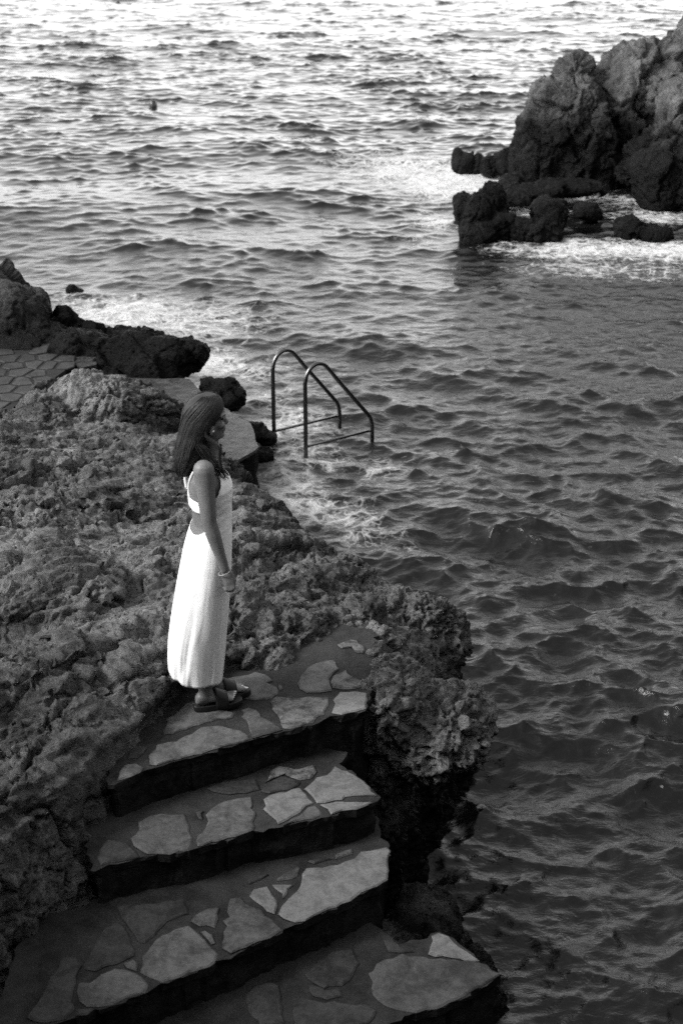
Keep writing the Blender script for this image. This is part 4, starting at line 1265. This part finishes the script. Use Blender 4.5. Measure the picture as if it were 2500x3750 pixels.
def dress():
    prof = [(1700, 688, 806, .120), (1722, 686, 826, .142), (1745, 681, 843, .156), (1769, 680, 853, .162), (1808, 687, 852, .152), (1846, 692, 849, .142), (1890, 698, 849, .142), (1927, 696, 850, .150), (1960, 685, 850, .162),
            (1995, 675, 850, .174), (2030, 667, 849, .182), (2075, 659, 847, .186), (2119, 651, 844, .188), (2165, 643, 841, .188), (2208, 636, 838, .187), (2253, 628, 834, .185), (2298, 621, 830, .182),
            (2357, 616, 824, .178), (2410, 617, 818, .172), (2445, 619, 814, .168), (2462, 621, 812, .166)]
    pv = np.array(prof, float)
    vs = np.concatenate([np.arange(1704, 1960, 2.5), np.arange(1960, 2463, 8), [2464]])
    n = 240
    rr = []
    hem = sstep(1960, 2460, vs)
    for i, v in enumerate(vs):
        l, r_, b = [float(np.interp(v, pv[:, 0], pv[:, k])) for k in (1, 2, 3)]
        pw = 2.0 + 0.7 * hem[i]
        ring = np.array(ring_at(v, l, r_, b, n, pw))
        c = ring.mean(0)
        ang = np.arange(n) * 2 * math.pi / n
        cyl = np.stack([np.cos(ang) * 2.6, np.sin(ang) * 2.6, np.full(n, v * 0.0022)], 1)
        cyl2 = cyl + 0.35 * fbm(cyl * np.array([.6, .6, 1.4]) + 2, 2)[:, None]
        fold = fbm(cyl2 * np.array([.55, .55, .8]), 2, 0.5) * 0.095 + fbm(cyl2 * np.array([1.3, 1.3, 1.0]) + 5, 2) * 0.026 * (1 + fbm(cyl * .5 + 9, 1))
        f = 1 + fold * (0.15 + 0.85 * hem[i]) * (0.9 if v > 1900 else 0.45)
        # soft diagonal drapes from the bust
        if v < 1930:
            dr = fbm(np.stack([np.cos(ang) * 3 + v * .02, np.sin(ang) * 3, np.full(n, v * .03)], 1), 2) * 0.022
            f = f + dr * sstep(1740, 1790, v)
        ring = c + (ring - c) * np.stack([f, f, np.ones(n)], 1)
        # hem lifts a little at the back, dips in front
        ring[:, 2] += hem[i] ** 6 * (0.012 - 0.02 * np.cos(ang)) + hem[i] ** 4 * 0.006 * np.sin(ang * 5 + 1)
        rr.append(ring)
    V = np.array(rr)
    nv = len(vs)
    F = []
    for i in range(nv - 1):
        v = (vs[i] + vs[i + 1]) / 2
        for j in range(n):
            t = (j + .5) / n * 360
            back = abs(180 - t)                    # 0 at the back, 180 at the front
            keep = True
            if v < 1804:                           # bodice front only, scooped neckline between the straps
                fr = 180 - back                    # 0 at the middle of the front
                keep = fr < 104 - 52 * ((1804 - v) / 92) ** 0.9
                neck = 1748 - 40 * min(1.0, fr / 40.0) ** 1.6
                if v < neck: keep = False
            elif v < 1845:
                keep = True                        # band round the back
            else:
                top = 1932 - 44 * sstep(18, 92, back)   # open back above the skirt
                if v < top and back < 92: keep = False
            if keep:
                F.append((i * n + j, i * n + (j + 1) % n, (i + 1) * n + (j + 1) % n, (i + 1) * n + j))
    used = np.zeros(nv * n, bool); Fa = np.array(F); used[Fa.ravel()] = True
    remap = np.cumsum(used) - 1
    me = mesh_np('dress', V.reshape(-1, 3)[used], remap[Fa])
    o = obj('dress', me, M['cloth'], person)
    so = o.modifiers.new('solid', 'SOLIDIFY'); so.thickness = 0.003; so.offset = 0
    for s in (-1, 1):
        mb = MB()
        sh = SD * (0.085 * s)
        pts = spline([W(690, 1806, Y0) + SD * .055 * s, W(685, 1770, Y0) + SD * .062 * s, W(688, 1735, Y0) + SD * .075 * s, W(704, 1700, Y0) + sh, W(735, 1683, Y0) + SD * .10 * s, W(770, 1687, Y0) + SD * .098 * s,
                      W(798, 1700, Y0) + SD * .092 * s, W(815, 1716, Y0) + SD * .086 * s, W(826, 1730, Y0) + SD * .082 * s], 5)
        tube(mb, pts, 0.0065, 8, True, 0.5)
        obj('strap', mb.mesh('strap'), M['cloth'], o)
dress()

def hair():
    r = np.random.default_rng(9)
    mb = MB(); tones = []
    hv = np.array([(1446, 742, 778, .026), (1449, 728, 789, .040), (1455, 712, 799, .052), (1468, 694, 810, .066), (1485, 681, 819, .074), (1505, 674, 824, .079), (1525, 673, 822, .080), (1540, 670, 818, .081), (1556, 667, 812, .082),
                   (1570, 664, 804, .080), (1588, 661, 796, .080), (1608, 657, 786, .081), (1628, 653, 774, .081), (1652, 650, 752, .079), (1676, 648, 730, .073), (1700, 648, 712, .063), (1722, 651, 698, .048), (1740, 657, 684, .026)], float)
    def on_head(v, t, off):
        l, q, bb = [float(np.interp(v, hv[:, 0], hv[:, k])) for k in (1, 2, 3)]
        c = W((l + q) / 2, v, Y0)
        w = (q - l) / 2 * PX(v) + off
        p = c + FW * w * math.cos(t) + SD * (bb + off) * math.sin(t)
        if v < 1455: p = p + np.array([0, 0, off * (1455 - v) / 9])
        return p
    # close cap beneath the locks; the hairline runs from the forehead down to the ear
    vv = np.concatenate([[1446, 1449, 1452], np.arange(1456, 1741, 6)])
    nt_ = 64
    V = [on_head(v, 2 * math.pi * j / nt_, 0.004) for v in vv for j in range(nt_)]
    F = []
    for i in range(len(vv) - 1):
        for j in range(nt_):
            t = 2 * math.pi * (j + .5) / nt_
            lim = float(np.interp(vv[i], [1446, 1460, 1475, 1500, 1540, 1570, 1600, 1616, 1617], [2, .95, .84, .66, .42, .20, .0, .0, 2]))
            if math.cos(t) < lim: F.append((i * nt_ + j, i * nt_ + (j + 1) % nt_, (i + 1) * nt_ + (j + 1) % nt_, (i + 1) * nt_ + j))
    o = len(mb.v)
    mb.add(V, F); mb.add([on_head(1446, 2 * math.pi * j / nt_, 0.004) for j in range(nt_)], [tuple(range(nt_))])
    tones += [0.2] * (len(mb.v) - o)
    # the hanging mass
    o = len(mb.v)
    for sgn in (-1, 1):
        tube(mb, spline([on_head(1535, sgn * math.pi * .44, .0), on_head(1570, sgn * math.pi * .46, .004), W(787, 1612, Y0) + SD * sgn * .086, W(790, 1650, Y0) + SD * sgn * .094, W(799, 1690, Y0) + SD * sgn * .098, W(812, 1722, Y0) + SD * sgn * .092], 4),
             list(np.interp(np.linspace(0, 1, 21), [0, .4, .8, 1], [.012, .019, .014, .005])), 12, True, 0.6)
    tones += [0.22] * (len(mb.v) - o)
    NL = 1035
    for k in range(NL):
        side = -1 if r.random() < 0.64 else 1
        u = r.random() ** 0.85
        t0 = 0.02 + 0.70 * u + r.normal() * 0.02
        t1 = 0.42 + 0.54 * u
        t2 = 0.47 + 0.51 * u
        off = 0.003 + 0.006 * r.random() if k < 1000 else 0.004 + 0.008 * r.random()
        va = 1447 + 6 * r.random() + 14 * max(0, 0.25 - u)
        pts = []
        front = u < 0.24
        ve = 1600 if front else 1668 + 74 * r.random() ** .6 - 40 * max(0, .5 - u)
        ph, fq, wv = r.random() * 6.28, 1.5 + r.random() * 2, 0.006 + 0.012 * r.random()
        for q in np.linspace(0, 1, 13):
            v = va + (ve - va) * q ** 1.1
            h_ = min(1.0, (v - va) / (1585 - va))
            t = t0 + (t1 - t0) * min(1, h_ / .62) ** 0.75 + (t2 - t1) * max(0, (h_ - .62) / .38)
            t += wv * math.sin(ph + fq * q * 3) * q
            pts.append(on_head(v, side * math.pi * t, off + (0.004 * r.random() if v > 1600 else 0.0)))
        if front:
            tgt = W(786 + 34 * r.random() ** 1.5, 1690 + 42 * r.random(), Y0) + SD * side * (0.084 + .024 * r.random())
            last = pts[-1]; wave = r.normal(size=3) * 0.005
            pts += [last * .68 + tgt * .32 + wave, last * .32 + tgt * .68 - wave, tgt]
        path = spline(pts, 2)
        nn = len(path)
        w0 = 0.0015 + 0.0020 * r.random() if k < 1000 else 0.0009
        rad = [w0 * (0.8 + 0.45 * math.sin(math.pi * min(1, i / nn * 1.1))) * (1 if i < nn * .80 else max(.10, (nn - i) / (nn * .20))) for i in range(nn)]
        o = len(mb.v)
        tube(mb, path, rad, 5, True, 0.8)
        tn = float(np.clip(r.normal(0.34, 0.17) + 0.16 * math.sin(u * 23), 0, 1))
        tones += [tn] * (len(mb.v) - o)
    me = mb.mesh('hair')
    at = me.attributes.new('tone', 'FLOAT', 'POINT'); at.data.foreach_set('value', np.array(tones, dtype=np.float32))
    obj('hair', me, M['hair'], person)
hair()

mb = MB()
wc = W(822, 2096, Y0 - .195); dirw = W(823, 2084, Y0 - .195) - W(838, 2120, Y0 - .195); a_, b_ = frame(dirw)
tube(mb, [wc + a_ * .029 * math.cos(t) + b_ * .027 * math.sin(t) for t in np.linspace(0, 2 * math.pi, 29)], 0.0021, 6, False)
obj('bracelet', mb.mesh('bracelet'), M['pearl'], person)
mb = MB(); ico(mb, W(783, 1580, Y0 - .090), .0045, 2); obj('earring', mb.mesh('earring'), M['pearl'], person)

# ------------------------------------------------------------------ swimmers
def swimmer(u, v, label, scale=1.0, arm=True):
    c = P(u, v, 0.0) - np.array([0, 0, 0.15])
    root = empty('person', c)
    tag(root, label, 'person', 'swimmers far out')
    mb = MB()
    ico(mb, c + np.array([0, 0, .13]) * scale, np.array([.095, .11, .13]) * scale, 3)
    tube(mb, [c + np.array([0, 0, -.25]), c + np.array([0, 0, .05])], .06 * scale, 10)
    ico(mb, c + np.array([0, 0, -.16]), np.array([.20, .12, .13]) * scale, 3)
    if arm:
        tube(mb, [c + np.array([-.12, 0, -.10]), c + np.array([-.22, -.05, .02]), c + np.array([-.34, -.1, -.05])], [.05, .045, .03], 10)
    obj('body', remesh(mb.mesh('body'), 0.02, 2), M['dark_skin'], root)
    mb = MB(); ico(mb, c + np.array([0, .015, .155]) * np.array([1, 1, scale]), np.array([.105, .115, .125]) * scale, 3)
    obj('hair', mb.mesh('hair_cap'), M['eye'], root)
swimmer(561, 384, 'dark head of a swimmer in open water, the nearer of two')
swimmer(432, 12, 'tiny swimmer\'s head at the top edge of the picture, farthest out', 1.0, False)
